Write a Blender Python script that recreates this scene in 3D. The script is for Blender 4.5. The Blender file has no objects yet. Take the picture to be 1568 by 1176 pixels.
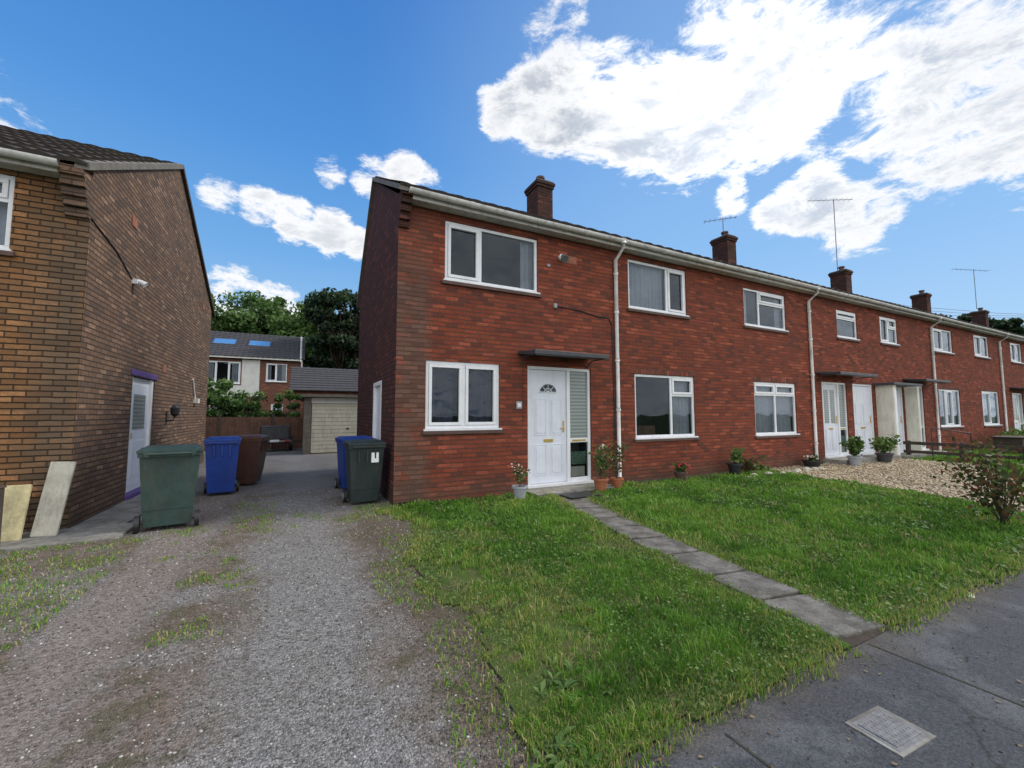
import bpy, bmesh, math, random
import numpy as np
from mathutils import Vector, Matrix
random.seed(7); rng=np.random.default_rng(11)
scn=bpy.context.scene
scn.view_settings.view_transform='Standard'; scn.view_settings.look='None'
scn.view_settings.exposure=0; scn.view_settings.gamma=1
COL=bpy.context.collection

# ------------------------------------------------------------------ materials
class NT:
    def __init__(s,tree): s.t=tree; s.t.nodes.clear()
    def n(s,typ,ins=None,**kw):
        nd=s.t.nodes.new(typ)
        for k,v in kw.items(): setattr(nd,k,v)
        if ins:
            for k,v in ins.items(): s.set(nd.inputs[k],v)
        return nd
    def set(s,sock,v):
        if isinstance(v,bpy.types.NodeSocket): s.t.links.new(v,sock)
        else:
            if sock.type=='RGBA' and len(v)==3: v=(*v,1)
            sock.default_value=v
    def m(s,op,a,b=0.0,c=None,clamp=False):
        nd=s.n('ShaderNodeMath',operation=op,use_clamp=clamp)
        s.set(nd.inputs[0],a); s.set(nd.inputs[1],b)
        if c is not None: s.set(nd.inputs[2],c)
        return nd.outputs[0]
    def mr(s,v,a,b,c=0.0,d=1.0,smooth=True):
        nd=s.n('ShaderNodeMapRange',interpolation_type='SMOOTHSTEP' if smooth else 'LINEAR')
        for i,x in enumerate((v,a,b,c,d)): s.set(nd.inputs[i],x)
        return nd.outputs[0]
    def mix(s,f,a,b,bt='MIX'):
        nd=s.n('ShaderNodeMix',data_type='RGBA',blend_type=bt)
        s.set(nd.inputs[0],f); s.set(nd.inputs[6],a); s.set(nd.inputs[7],b)
        return nd.outputs[2]
    def noise(s,vec,scale,detail=4,rough=.55,dist=0.0):
        nd=s.n('ShaderNodeTexNoise'); s.set(nd.inputs['Vector'],vec)
        nd.inputs['Scale'].default_value=scale; nd.inputs['Detail'].default_value=detail
        nd.inputs['Roughness'].default_value=rough; nd.inputs['Distortion'].default_value=dist
        return nd.outputs[0]
    def pos(s): return s.n('ShaderNodeNewGeometry').outputs['Position']
    def xyz(s,v):
        nd=s.n('ShaderNodeSeparateXYZ'); s.set(nd.inputs[0],v); return nd.outputs
    def comb(s,x,y,z):
        nd=s.n('ShaderNodeCombineXYZ'); s.set(nd.inputs[0],x);s.set(nd.inputs[1],y);s.set(nd.inputs[2],z); return nd.outputs[0]
    def scalev(s,v,sc):
        nd=s.n('ShaderNodeVectorMath',operation='MULTIPLY'); s.set(nd.inputs[0],v); nd.inputs[1].default_value=sc; return nd.outputs[0]
    def bump(s,h,strength=.5,dist=.01):
        nd=s.n('ShaderNodeBump'); s.set(nd.inputs['Height'],h); nd.inputs['Strength'].default_value=strength
        nd.inputs['Distance'].default_value=dist; return nd.outputs[0]
    def out(s,col,rough=.8,normal=None,metal=0.0,spec=.5,**kw):
        p=s.n('ShaderNodeBsdfPrincipled'); s.set(p.inputs['Base Color'],col); s.set(p.inputs['Roughness'],rough)
        p.inputs['Metallic'].default_value=metal; p.inputs['Specular IOR Level'].default_value=spec
        if normal is not None: s.set(p.inputs['Normal'],normal)
        o=s.n('ShaderNodeOutputMaterial'); s.t.links.new(p.outputs[0],o.inputs[0]); return p
def newmat(name):
    m=bpy.data.materials.new(name); m.use_nodes=True; return m,NT(m.node_tree)

def simple(name,col,rough=.6,var=.12,scale=8,dirt=0.0,metal=0.0,bump=0.1,spec=.5):
    m,t=newmat(name); p=t.pos()
    n=t.noise(p,scale,3,.6); n2=t.noise(p,scale*9,2,.6)
    f=t.mr(n,.3,.7,1-var,1+var); f=t.m('MULTIPLY',f,t.mr(n2,.3,.7,1-var*.5,1+var*.5))
    c=t.mix(1.0,col,t.comb(f,f,f),'MULTIPLY')
    if dirt>0:
        z=t.noise(t.scalev(p,(6,6,1.2)),1.5,3,.7)
        c=t.mix(t.m('MULTIPLY',t.mr(z,.45,.75),dirt),c,(.09,.075,.055))
    t.out(c,rough,t.bump(n2,bump,.004),metal,spec); return m

def brickmat(name,c1,c2,mortar,patch=(.14,.085,.065),band=None,soot=.35,vertical=False,msize=.009,greys=.25,rowh=.075,bw=.225,hline=0.0,sootcol=None,rev=False):
    m,t=newmat(name); g=t.n('ShaderNodeNewGeometry'); P=g.outputs['Position']; x,y,z=t.xyz(P)
    nx=t.m('ABSOLUTE',t.xyz(g.outputs['True Normal'])[0]); sel=t.m('GREATER_THAN',nx,.5)
    u=t.m('ADD',t.m('MULTIPLY',x,t.m('SUBTRACT',1.0,sel)),t.m('MULTIPLY',y,sel))
    wob=t.m('MULTIPLY',t.m('SUBTRACT',t.noise(P,3.5,2),.5),.018)
    zz=t.m('ADD',z,wob)
    vec=t.comb(zz,u,0.0) if vertical else t.comb(u,zz,0.0)
    b=t.n('ShaderNodeTexBrick',{'Vector':vec,'Color1':(0,0,0),'Color2':(1,1,1),'Mortar':(.5,.5,.5),'Scale':1.0,'Mortar Size':msize,'Mortar Smooth':.35,'Bias':0.0,'Brick Width':bw,'Row Height':rowh})
    rnd=t.xyz(b.outputs['Color'])[0]; fac=b.outputs['Fac']
    n1=t.noise(P,30,4,.7); n2=t.noise(P,.9,4,.65,.4); n3=t.noise(t.scalev(P,(1,1,4.5)),1.7,4,.7)
    n4=t.noise(t.comb(t.m('MULTIPLY',u,1.3),t.m('MULTIPLY',zz,13.3),0.0),1.0,2,.5)
    col=t.mix(rnd,c1,c2)
    dk=t.m('GREATER_THAN',t.m('FRACT',t.m('MULTIPLY',rnd,17.31)),1-greys)
    col=t.mix(t.m('MULTIPLY',dk,.8),col,patch)
    lt=t.m('GREATER_THAN',t.m('FRACT',t.m('MULTIPLY',rnd,43.7)),.86)
    col=t.mix(t.m('MULTIPLY',lt,.6),col,tuple(min(1,k*1.6+.015) for k in c1))
    col=t.mix(t.mr(n1,.35,.75,0,.6),col,tuple(k*.42 for k in c1))
    sc=sootcol or patch
    col=t.mix(t.m('MULTIPLY',t.mr(n2,.46,.68),soot),col,sc)
    col=t.mix(t.m('MULTIPLY',t.mr(n3,.48,.72),soot*.9),col,tuple(k*1.15 for k in sc))
    col=t.mix(t.mr(n4,.48,.72,0,.5),col,sc)
    if band:
        a,bb,cc=band
        mk=t.m('MULTIPLY',t.mr(u,a,bb,0.0,1.0) if rev else t.mr(u,a,bb,1.0,0.0),t.mr(t.noise(t.comb(u,zz,0.0),3.2,4,.7),.30,.52))
        mk=t.m('MULTIPLY',mk,t.mr(z,3.4,4.3,1.0,.35))
        col=t.mix(t.m('MULTIPLY',mk,.85),col,t.mix(rnd,cc,tuple(k*.6 for k in cc)))
    low=t.m('MULTIPLY',t.mr(z,.02,.5,1.0,0.0),t.mr(n3,.3,.6,.15,.75))
    col=t.mix(low,col,(.10,.075,.055))
    mcol=t.mix(t.noise(P,6,2),tuple(k*.5 for k in mortar),tuple(k*1.5 for k in mortar))
    col=t.mix(fac,col,mcol)
    if hline>0:
        fr=t.m('FRACT',t.m('DIVIDE',zz,rowh)); e=t.m('MINIMUM',fr,t.m('SUBTRACT',1.0,fr))
        col=t.mix(t.mr(e,.04,.16,hline,0.0),col,tuple(k*.35 for k in mortar))  # dark bed joints, with shadow of the recessed mortar painted into the colour
    h=t.m('ADD',t.m('MULTIPLY',t.m('SUBTRACT',1.0,fac),1.0),t.m('MULTIPLY',n1,.6))
    h=t.m('ADD',h,t.m('MULTIPLY',rnd,.4))
    t.out(col,.9,t.bump(h,1.0,.016),spec=.2); return m

M={}
M['brick']=brickmat('red_brick',(.335,.080,.041),(.210,.052,.031),(.17,.088,.062),patch=(.105,.044,.035),band=(1.72,1.98,(.18,.115,.088)),greys=.17,soot=.42,sootcol=(.145,.043,.031),hline=.42)
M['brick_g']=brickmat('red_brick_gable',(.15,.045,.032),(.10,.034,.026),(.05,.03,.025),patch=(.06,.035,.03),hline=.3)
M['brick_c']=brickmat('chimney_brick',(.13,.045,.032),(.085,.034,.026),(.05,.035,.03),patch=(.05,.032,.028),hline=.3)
M['brick_l']=brickmat('brown_brick',(.37,.178,.074),(.245,.115,.049),(.080,.053,.035),patch=(.13,.082,.048),greys=.17,hline=.8,rowh=.070,bw=.222,sootcol=(.15,.094,.054),soot=.5,band=(-3.15,-2.60,(.17,.125,.088)),rev=True)
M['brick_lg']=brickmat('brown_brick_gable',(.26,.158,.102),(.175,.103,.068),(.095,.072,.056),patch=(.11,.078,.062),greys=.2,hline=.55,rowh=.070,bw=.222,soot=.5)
M['brick_sold']=brickmat('soldier_brick',(.30,.09,.055),(.17,.05,.035),(.10,.06,.05),vertical=True,patch=(.1,.05,.04))
M['brick_far']=brickmat('far_brick',(.27,.10,.06),(.19,.07,.05),(.15,.1,.08))
M['upvc']=simple('white_upvc',(.80,.81,.83),.35,.04,3,.12,bump=.02)
M['white_door']=simple('white_door_panel',(.74,.77,.84),.4,.04,3,.10,bump=.02)
M['cream']=simple('cream_paint',(.70,.67,.57),.6,.08,3,.2)
M['gutter']=simple('gutter_plastic',(.72,.71,.68),.5,.10,3,.42,bump=.05)
M['soffit']=simple('soffit_board',(.50,.48,.44),.7,.1,3,.45)
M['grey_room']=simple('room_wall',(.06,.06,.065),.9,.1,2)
M['curtain']=simple('net_curtain',(.40,.42,.46),.9,.1,3)
M['curtain_d']=simple('dark_curtain',(.045,.048,.09),.9,.3,5)
M['sill']=simple('sill_tile',(.10,.055,.045),.7,.2,8,.3)
M['pot']=simple('chimney_pot',(.12,.06,.045),.8,.2,8,.3)
M['lead']=simple('lead_grey',(.045,.048,.056),.5,.2,6,.2)
M['black']=simple('black_plastic',(.02,.02,.022),.5,.1,8)
M['joint']=simple('mossy_joint',(.03,.032,.02),.95,.3,20)
M['brass']=simple('brass',(.6,.42,.12),.3,.1,8,metal=.9)
M['metal']=simple('aerial_metal',(.25,.25,.26),.5,.1,8,metal=.5)
M['purple']=simple('purple_paint',(.10,.045,.20),.6,.1,6)
M['green_bin']=simple('green_bin_plastic',(.026,.056,.048),.55,.2,5,.45)
M['dgreen_bin']=simple('dark_green_bin_plastic',(.017,.030,.029),.55,.2,5,.3)
M['blue_bin']=simple('blue_bin_plastic',(.008,.045,.27),.5,.15,5,.2)
M['brown_bin']=simple('brown_bin_plastic',(.075,.030,.020),.5,.12,5,.2)
M['slab']=simple('concrete',(.24,.225,.195),.9,.25,5,.45,bump=.5)
M['pathslab']=simple('weathered_path_slab',(.125,.118,.105),.92,.45,6,.6,bump=.9)
M['pad']=simple('concrete_pad',(.22,.21,.185),.9,.3,3,.6,bump=.5)
M['yslab']=simple('yellow_board',(.50,.43,.24),.8,.2,5,.35)
M['cslab']=simple('cream_board',(.44,.42,.35),.8,.12,5,.4)
M['terracotta']=simple('terracotta',(.36,.12,.055),.8,.15,8,.3)
M['gpot']=simple('grey_pot',(.33,.35,.38),.7,.1,8,.2)
M['soil']=simple('soil',(.045,.032,.022),.95,.3,30,bump=.6)
M['wood']=simple('fence_wood',(.12,.060,.040),.85,.25,6,.3,bump=.4)
M['wood_d']=simple('dark_wood',(.055,.040,.032),.85,.25,8,.3,bump=.4)
M['bark']=simple('bark',(.075,.055,.04),.9,.3,14,bump=.6)
M['garage_door']=simple('garage_door_paint',(.62,.59,.48),.6,.06,4,.25)
M['vent']=simple('terracotta_vent',(.30,.11,.065),.8,.2,12,.3)
M['red']=simple('red_plastic',(.35,.02,.015),.4,.1,8)
M['redfl']=simple('petals',(.45,.03,.06),.6,.3,60)
M['pinkfl']=simple('pale_petals',(.7,.55,.5),.6,.2,60)
M['farwhite']=simple('far_cladding',(.62,.61,.58),.7,.06,3,.1)
M['iron']=simple('drain_cover_iron',(.15,.15,.155),.6,.25,30,.4,bump=.4)
M['leafpaper']=simple('printed_paper',(.18,.30,.22),.7,.6,40)
m,t=newmat('roof_window_glass'); t.out((.12,.30,.55),.1,metal=.3); M['skyglass']=m

def roofmat(name,col,moss):
    m,t=newmat(name); P=t.pos(); n=t.noise(P,3,5,.65); n2=t.noise(P,40,3,.6)
    c=t.mix(n2,tuple(k*.6 for k in col),tuple(k*1.35 for k in col))
    c=t.mix(t.mr(n,.5,.7,0,.7),c,moss); t.out(c,.9,t.bump(n2,.5,.006),spec=.2); return m
M['roof']=roofmat('concrete_roof_tile',(.060,.050,.046),(.095,.085,.062))
M['roof_far']=roofmat('grey_roof_tile',(.065,.063,.068),(.085,.08,.07))
M['verge']=simple('cement_verge',(.16,.145,.125),.9,.2,8,.4,bump=.4)

def glassmat():
    m,t=newmat('window_glass'); fr=t.n('ShaderNodeFresnel',{'IOR':1.5})
    tr=t.n('ShaderNodeBsdfTransparent',{'Color':(.80,.84,.86)}); gl=t.n('ShaderNodeBsdfGlossy',{'Color':(.8,.9,1.0),'Roughness':.02})
    P=t.pos(); t.set(gl.inputs['Normal'],t.bump(t.noise(P,1.2,2),.25,.02))
    mx=t.n('ShaderNodeMixShader'); t.set(mx.inputs[0],t.m('MULTIPLY',fr.outputs[0],1.1,clamp=True))
    t.t.links.new(tr.outputs[0],mx.inputs[1]); t.t.links.new(gl.outputs[0],mx.inputs[2])
    o=t.n('ShaderNodeOutputMaterial'); t.t.links.new(mx.outputs[0],o.inputs[0]); return m
M['glass']=glassmat()
def obsc():
    m,t=newmat('obscured_glass'); P=t.pos(); x,y,z=t.xyz(P)
    n=t.noise(P,60,3); s=t.mr(t.m('SINE',t.m('MULTIPLY',z,95.0)),-.2,.4,.65,1.0)
    c=t.mix(1.0,t.mix(n,(.22,.27,.25),(.36,.41,.39)),t.comb(s,s,s),'MULTIPLY'); t.out(c,.15,t.bump(n,.4,.01)); return m
M['obsc']=obsc()

# ---- ground type materials
def gravelmat():
    m,t=newmat('driveway_gravel'); P=t.pos(); x,y,z=t.xyz(P)
    v=t.n('ShaderNodeTexVoronoi',{'Vector':P,'Scale':70.0}); v2=t.n('ShaderNodeTexVoronoi',{'Vector':P,'Scale':165.0})
    r=t.xyz(v.outputs['Color'])[0]; r2=t.xyz(v2.outputs['Color'])[0]
    big=t.noise(P,1.1,5,.65,.3); med=t.noise(P,5,4,.65); lrg=t.noise(P,.55,3,.6,.5)
    stone=t.mix(r,(.135,.130,.124),(.36,.35,.335))
    stone=t.mix(t.m('GREATER_THAN',r2,.94),stone,(.48,.47,.45))
    stone=t.mix(t.mr(r2,0,.4,.6,0),stone,(.06,.055,.050))
    xw=t.m('ADD',x,t.m('MULTIPLY',t.m('SUBTRACT',t.noise(t.scalev(P,(.2,1,1)),.6,2),.5),.5))
    t1=t.mr(t.m('ABSOLUTE',t.m('SUBTRACT',xw,.10)),.15,.60,1.0,0.0)
    t2=t.mr(t.m('ABSOLUTE',t.m('SUBTRACT',xw,-1.15)),.1,.4,1.0,0.0)
    tr=t.m('MAXIMUM',t1,t2)
    dirt=t.mix(r,(.10,.070,.050),(.24,.175,.130))
    c=t.mix(t.m('MULTIPLY',t.m('SUBTRACT',1.0,t.m('MULTIPLY',tr,.9)),t.mr(big,.38,.60,.20,.90)),stone,dirt)
    c=t.mix(t.mr(lrg,.50,.68,0,.45),c,t.mix(r,(.085,.070,.058),(.21,.18,.15)))
    c=t.mix(t.m('MULTIPLY',t2,.55),c,t.mix(r,(.165,.120,.100),(.33,.255,.215)))
    edge=t.m('MULTIPLY',t.mr(t.m('ADD',x,t.m('MULTIPLY',t.m('SUBTRACT',med,.5),.8)),.45,.85),t.mr(y,5.8,6.6,1.0,0.0))
    c=t.mix(t.m('MULTIPLY',edge,.8),c,t.mix(r,(.07,.052,.037),(.16,.122,.088)))
    moss=t.m('MULTIPLY',t.m('MULTIPLY',t.mr(med,.46,.60),t.mr(big,.42,.56)),t.m('SUBTRACT',1.0,t.m('MULTIPLY',tr,.8)))
    c=t.mix(t.m('MULTIPLY',moss,.6),c,(.090,.090,.042))
    far=t.mr(y,7.0,11.0,0,.6); c=t.mix(far,c,t.mix(med,(.11,.11,.114),(.22,.215,.21)))
    h=t.m('ADD',t.m('SUBTRACT',1.0,v.outputs['Distance']),t.m('MULTIPLY',t.m('SUBTRACT',1.0,v2.outputs['Distance']),.5))
    t.out(c,.92,t.bump(h,.9,.014),spec=.25); return m
M['gravel']=gravelmat()
def asphalt():
    m,t=newmat('pavement_asphalt'); P=t.pos(); x,y,z=t.xyz(P)
    v=t.n('ShaderNodeTexVoronoi',{'Vector':P,'Scale':150.0}); r=t.xyz(v.outputs['Color'])[0]
    n=t.noise(P,1.8,5,.65,.4); n2=t.noise(P,9,4,.7); n5=t.noise(P,3.6,4,.7,.6)
    c=t.mix(r,(.030,.032,.038),(.078,.082,.092)); c=t.mix(t.mr(n,.48,.62,0,.7),c,t.mix(r,(.080,.083,.09),(.145,.148,.155)))
    c=t.mix(t.mr(n2,.55,.75,0,.5),c,(.050,.046,.040))
    dirt=t.m('MULTIPLY',t.mr(t.m('ADD',y,t.m('MULTIPLY',t.m('SUBTRACT',n5,.5),.6)),1.12,1.50),.7)
    c=t.mix(dirt,c,t.mix(r,(.05,.040,.028),(.11,.088,.06)))
    cr=t.n('ShaderNodeTexVoronoi',{'Scale':.8},feature='DISTANCE_TO_EDGE')
    pp=t.n('ShaderNodeVectorMath',operation='ADD'); t.set(pp.inputs[0],P); t.set(pp.inputs[1],t.comb(t.m('MULTIPLY',n2,.25),t.m('MULTIPLY',n,.4),0.0)); t.set(cr.inputs['Vector'],pp.outputs[0])
    c=t.mix(t.mr(cr.outputs['Distance'],0,.010,.75,0),c,(.018,.017,.016))
    t.out(c,.85,t.bump(t.m('ADD',r,n2),.7,.007),spec=.35); return m
M['asphalt']=asphalt()
def earth(name,a,b,c3):
    m,t=newmat(name); P=t.pos(); n=t.noise(P,2.2,5,.65); n2=t.noise(P,45,3,.7)
    c=t.mix(n2,a,b); c=t.mix(t.mr(n,.50,.68),c,c3); t.out(c,.95,t.bump(n2,.8,.02),spec=.15); return m
M['lawn']=earth('lawn_turf',(.050,.078,.018),(.090,.125,.033),(.125,.100,.058))
M['ground']=earth('ground_grass',(.045,.075,.02),(.08,.12,.035),(.075,.085,.035))
def limestone():
    m,t=newmat('yellow_gravel'); P=t.pos(); v=t.n('ShaderNodeTexVoronoi',{'Vector':P,'Scale':28.0}); r=t.xyz(v.outputs['Color'])[0]
    n=t.noise(P,1.5,4,.6); c=t.mix(r,(.22,.165,.10),(.52,.42,.28)); c=t.mix(t.mr(n,.5,.7,0,.7),c,(.14,.10,.065))
    t.out(c,.9,t.bump(v.outputs['Distance'],-1.0,.03)); return m
M['lime']=limestone()
def tintmat(name,cols,rough=.6,trans=.25):
    m,t=newmat(name); a=t.n('ShaderNodeAttribute',attribute_name='tint')
    cr=t.n('ShaderNodeValToRGB'); t.set(cr.inputs[0],a.outputs['Fac'])
    e=cr.color_ramp.elements
    while len(e)<len(cols): e.new(.5)
    for i,(p,c) in enumerate(cols): e[i].position=p; e[i].color=(*c,1)
    p=t.n('ShaderNodeBsdfPrincipled'); t.set(p.inputs['Base Color'],cr.outputs[0]); p.inputs['Roughness'].default_value=rough
    p.inputs['Specular IOR Level'].default_value=.3
    o=t.n('ShaderNodeOutputMaterial')
    if trans>0:
        tl=t.n('ShaderNodeBsdfTranslucent'); t.set(tl.inputs[0],cr.outputs[0]); mx=t.n('ShaderNodeMixShader'); mx.inputs[0].default_value=trans
        t.t.links.new(p.outputs[0],mx.inputs[1]); t.t.links.new(tl.outputs[0],mx.inputs[2]); t.t.links.new(mx.outputs[0],o.inputs[0])
    else: t.t.links.new(p.outputs[0],o.inputs[0])
    return m
M['blade']=tintmat('grass_blade',[(0,(.040,.105,.013)),(.35,(.098,.228,.023)),(.75,(.190,.36,.045)),(.9,(.30,.33,.075)),(1,(.44,.36,.17))])
M['leafA']=tintmat('leaf_mid_green',[(0,(.02,.045,.01)),(.5,(.06,.12,.025)),(1,(.14,.22,.05))])
M['leafD']=tintmat('leaf_dark_green',[(0,(.008,.018,.008)),(.5,(.02,.042,.014)),(1,(.05,.085,.025))])
M['leafL']=tintmat('leaf_light_green',[(0,(.03,.07,.015)),(.5,(.09,.17,.04)),(1,(.20,.28,.08))])
M['leafR']=tintmat('leaf_red_green',[(0,(.03,.05,.015)),(.5,(.09,.12,.03)),(.8,(.16,.10,.04)),(1,(.22,.06,.04))])
M['stone']=tintmat('loose_stones',[(0,(.08,.07,.06)),(.6,(.24,.23,.215)),(1,(.55,.54,.51))],.85,0)
M['debris']=tintmat('dead_leaves_and_grit',[(0,(.04,.03,.02)),(.6,(.12,.085,.045)),(1,(.26,.20,.11))],.85,0)

# ------------------------------------------------------------------ mesh helpers
def empty(name,loc=(0,0,0)):
    o=bpy.data.objects.new(name,None); COL.objects.link(o); o.location=loc; o.empty_display_size=.2; return o
def mkobj(name,verts,faces,mat,parent=None,smooth=False,mi=None):
    me=bpy.data.meshes.new(name); me.from_pydata([tuple(v) for v in verts],[],faces)
    mats=mat if isinstance(mat,(list,tuple)) else [mat]
    for k in mats: me.materials.append(k)
    if mi: me.polygons.foreach_set('material_index',mi)
    if smooth: me.polygons.foreach_set('use_smooth',[True]*len(faces))
    me.update(); o=bpy.data.objects.new(name,me); COL.objects.link(o)
    if parent: o.parent=parent; o.matrix_parent_inverse=Matrix.Translation(-parent.location)
    return o
class G:
    def __init__(s): s.v=[];s.f=[];s.mi=[];s.mats=[]
    def idx(s,m):
        m=M[m] if isinstance(m,str) else m
        if m not in s.mats: s.mats.append(m)
        return s.mats.index(m)
    def add(s,v,f,m):
        b=len(s.v); i=s.idx(m); s.v+=[tuple(p) for p in v]; s.f+=[tuple(k+b for k in q) for q in f]; s.mi+=[i]*len(f)
    def box(s,x0,x1,y0,y1,z0,z1,m,tf=None):
        v=[(x,y,z) for z in (z0,z1) for y in (y0,y1) for x in (x0,x1)]
        if tf: v=[tf@Vector(p) for p in v]
        s.add(v,[(0,2,3,1),(4,5,7,6),(0,1,5,4),(2,6,7,3),(0,4,6,2),(1,3,7,5)],m)
    def quad(s,a,b,c,d,m): s.add([a,b,c,d],[(0,1,2,3)],m)
    def tube(s,pts,r,m,n=8,cap=True):
        pts=[Vector(p) for p in pts]; rs=r if isinstance(r,(list,tuple)) else [r]*len(pts)
        v=[];f=[]
        for i,p in enumerate(pts):
            d=(pts[min(i+1,len(pts)-1)]-pts[max(i-1,0)]).normalized()
            a=Vector((0,0,1)) if abs(d.z)<.9 else Vector((1,0,0)); e=d.cross(a).normalized(); g=d.cross(e)
            for k in range(n):
                t=2*math.pi*k/n; v.append(p+(e*math.cos(t)+g*math.sin(t))*rs[i])
        for i in range(len(pts)-1):
            for k in range(n): f.append((i*n+k,i*n+(k+1)%n,(i+1)*n+(k+1)%n,(i+1)*n+k))
        if cap: f.append(tuple(range(n))); f.append(tuple(range(len(v)-1,len(v)-n-1,-1)))
        s.add(v,f,m)
    def lathe(s,c,prof,m,n=20):
        v=[];f=[]
        for r,z in prof:
            for k in range(n): t=2*math.pi*k/n; v.append((c[0]+r*math.cos(t),c[1]+r*math.sin(t),c[2]+z))
        for i in range(len(prof)-1):
            for k in range(n): f.append((i*n+k,i*n+(k+1)%n,(i+1)*n+(k+1)%n,(i+1)*n+k))
        s.add(v,f,m)
    def done(s,name,parent=None,bevel=0,smooth=False):
        o=mkobj(name,s.v,s.f,s.mats,parent,smooth,s.mi)
        if bevel:
            b=o.modifiers.new('bevel','BEVEL'); b.width=bevel; b.segments=2; b.limit_method='ANGLE'; b.angle_limit=.7
        return o
_tab=rng.random((256,256))
def vnoise(x,y):
    x=np.asarray(x,float);y=np.asarray(y,float)
    xi=np.floor(x).astype(int);yi=np.floor(y).astype(int);fx=x-xi;fy=y-yi
    fx=fx*fx*(3-2*fx);fy=fy*fy*(3-2*fy); a=lambda i,j:_tab[(xi+i)%256,(yi+j)%256]
    return (a(0,0)*(1-fx)+a(1,0)*fx)*(1-fy)+(a(0,1)*(1-fx)+a(1,1)*fx)*fy
def fbm(x,y,s=1,o=4):
    r=0;a=.5;t=0
    for k in range(o): r=r+a*vnoise(np.asarray(x)*s+k*17.3,np.asarray(y)*s+k*9.1);t+=a;s*=2.1;a*=.5
    return r/t

def np_mesh(name,V,Fq,mat,tint=None,parent=None,nper=4,smooth=False):
    me=bpy.data.meshes.new(name); nv=len(V); nf=len(Fq)
    me.vertices.add(nv); me.vertices.foreach_set('co',V.astype(np.float32).ravel())
    me.loops.add(nf*nper); me.loops.foreach_set('vertex_index',Fq.astype(np.int32).ravel())
    me.polygons.add(nf); me.polygons.foreach_set('loop_start',(np.arange(nf)*nper).astype(np.int32))
    me.update(calc_edges=True); me.validate()
    if tint is not None:
        a=me.attributes.new('tint','FLOAT','POINT'); a.data.foreach_set('value',tint.astype(np.float32))
    me.materials.append(mat)
    o=bpy.data.objects.new(name,me); COL.objects.link(o)
    if parent: o.parent=parent; o.matrix_parent_inverse=Matrix.Translation(-parent.location)
    return o

def leaf_cloud(name,C,size,mat,tint,parent=None,elong=1.5,flat=0.0):
    n=len(C); d=rng.normal(size=(n,3)); d[:,2]*=1-flat; d/=np.linalg.norm(d,axis=1)[:,None]
    e=rng.normal(size=(n,3)); e[:,2]*=1-flat; e-= (e*d).sum(1)[:,None]*d; e/=np.linalg.norm(e,axis=1)[:,None]
    s=(size*(.6+.8*rng.random(n)))[:,None]
    V=np.stack([C-d*s*elong*.5,C+e*s*.45,C+d*s*elong*.5,C-e*s*.45],1).reshape(-1,3)
    F=np.arange(4*n).reshape(n,4)
    return np_mesh(name,V,F,mat,np.repeat(tint,4),parent)

# ------------------------------------------------------------------ building helpers
def wall(parent,name,axis,c,a0,a1,z0,z1,ops,mat,inward,depth=.12,top=None):
    g=G(); P=(lambda a,z,d=0:(a,c+d*inward,z)) if axis=='x' else (lambda a,z,d=0:(c+d*inward,a,z))
    A=sorted(set([a0,a1]+[o[0] for o in ops]+[o[1] for o in ops])); Z=sorted(set([z0,z1]+[o[2] for o in ops]+[o[3] for o in ops]))
    for i in range(len(A)-1):
        for j in range(len(Z)-1):
            am=(A[i]+A[i+1])/2; zm=(Z[j]+Z[j+1])/2
            if any(o[0]<am<o[1] and o[2]<zm<o[3] for o in ops): continue
            g.quad(P(A[i],Z[j]),P(A[i+1],Z[j]),P(A[i+1],Z[j+1]),P(A[i],Z[j+1]),mat)
    for o in ops:
        a,b,e,h=o[:4]; D=depth
        g.quad(P(a,e),P(a,e,D),P(a,h,D),P(a,h),mat); g.quad(P(b,e),P(b,h),P(b,h,D),P(b,e,D),mat)
        g.quad(P(a,h),P(a,h,D),P(b,h,D),P(b,h),mat); g.quad(P(a,e),P(b,e),P(b,e,D),P(a,e,D),mat)
    if top: g.add([P(a,z) for a,z in top],[tuple(range(len(top)))],mat)
    return g.done(name,parent)

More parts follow.
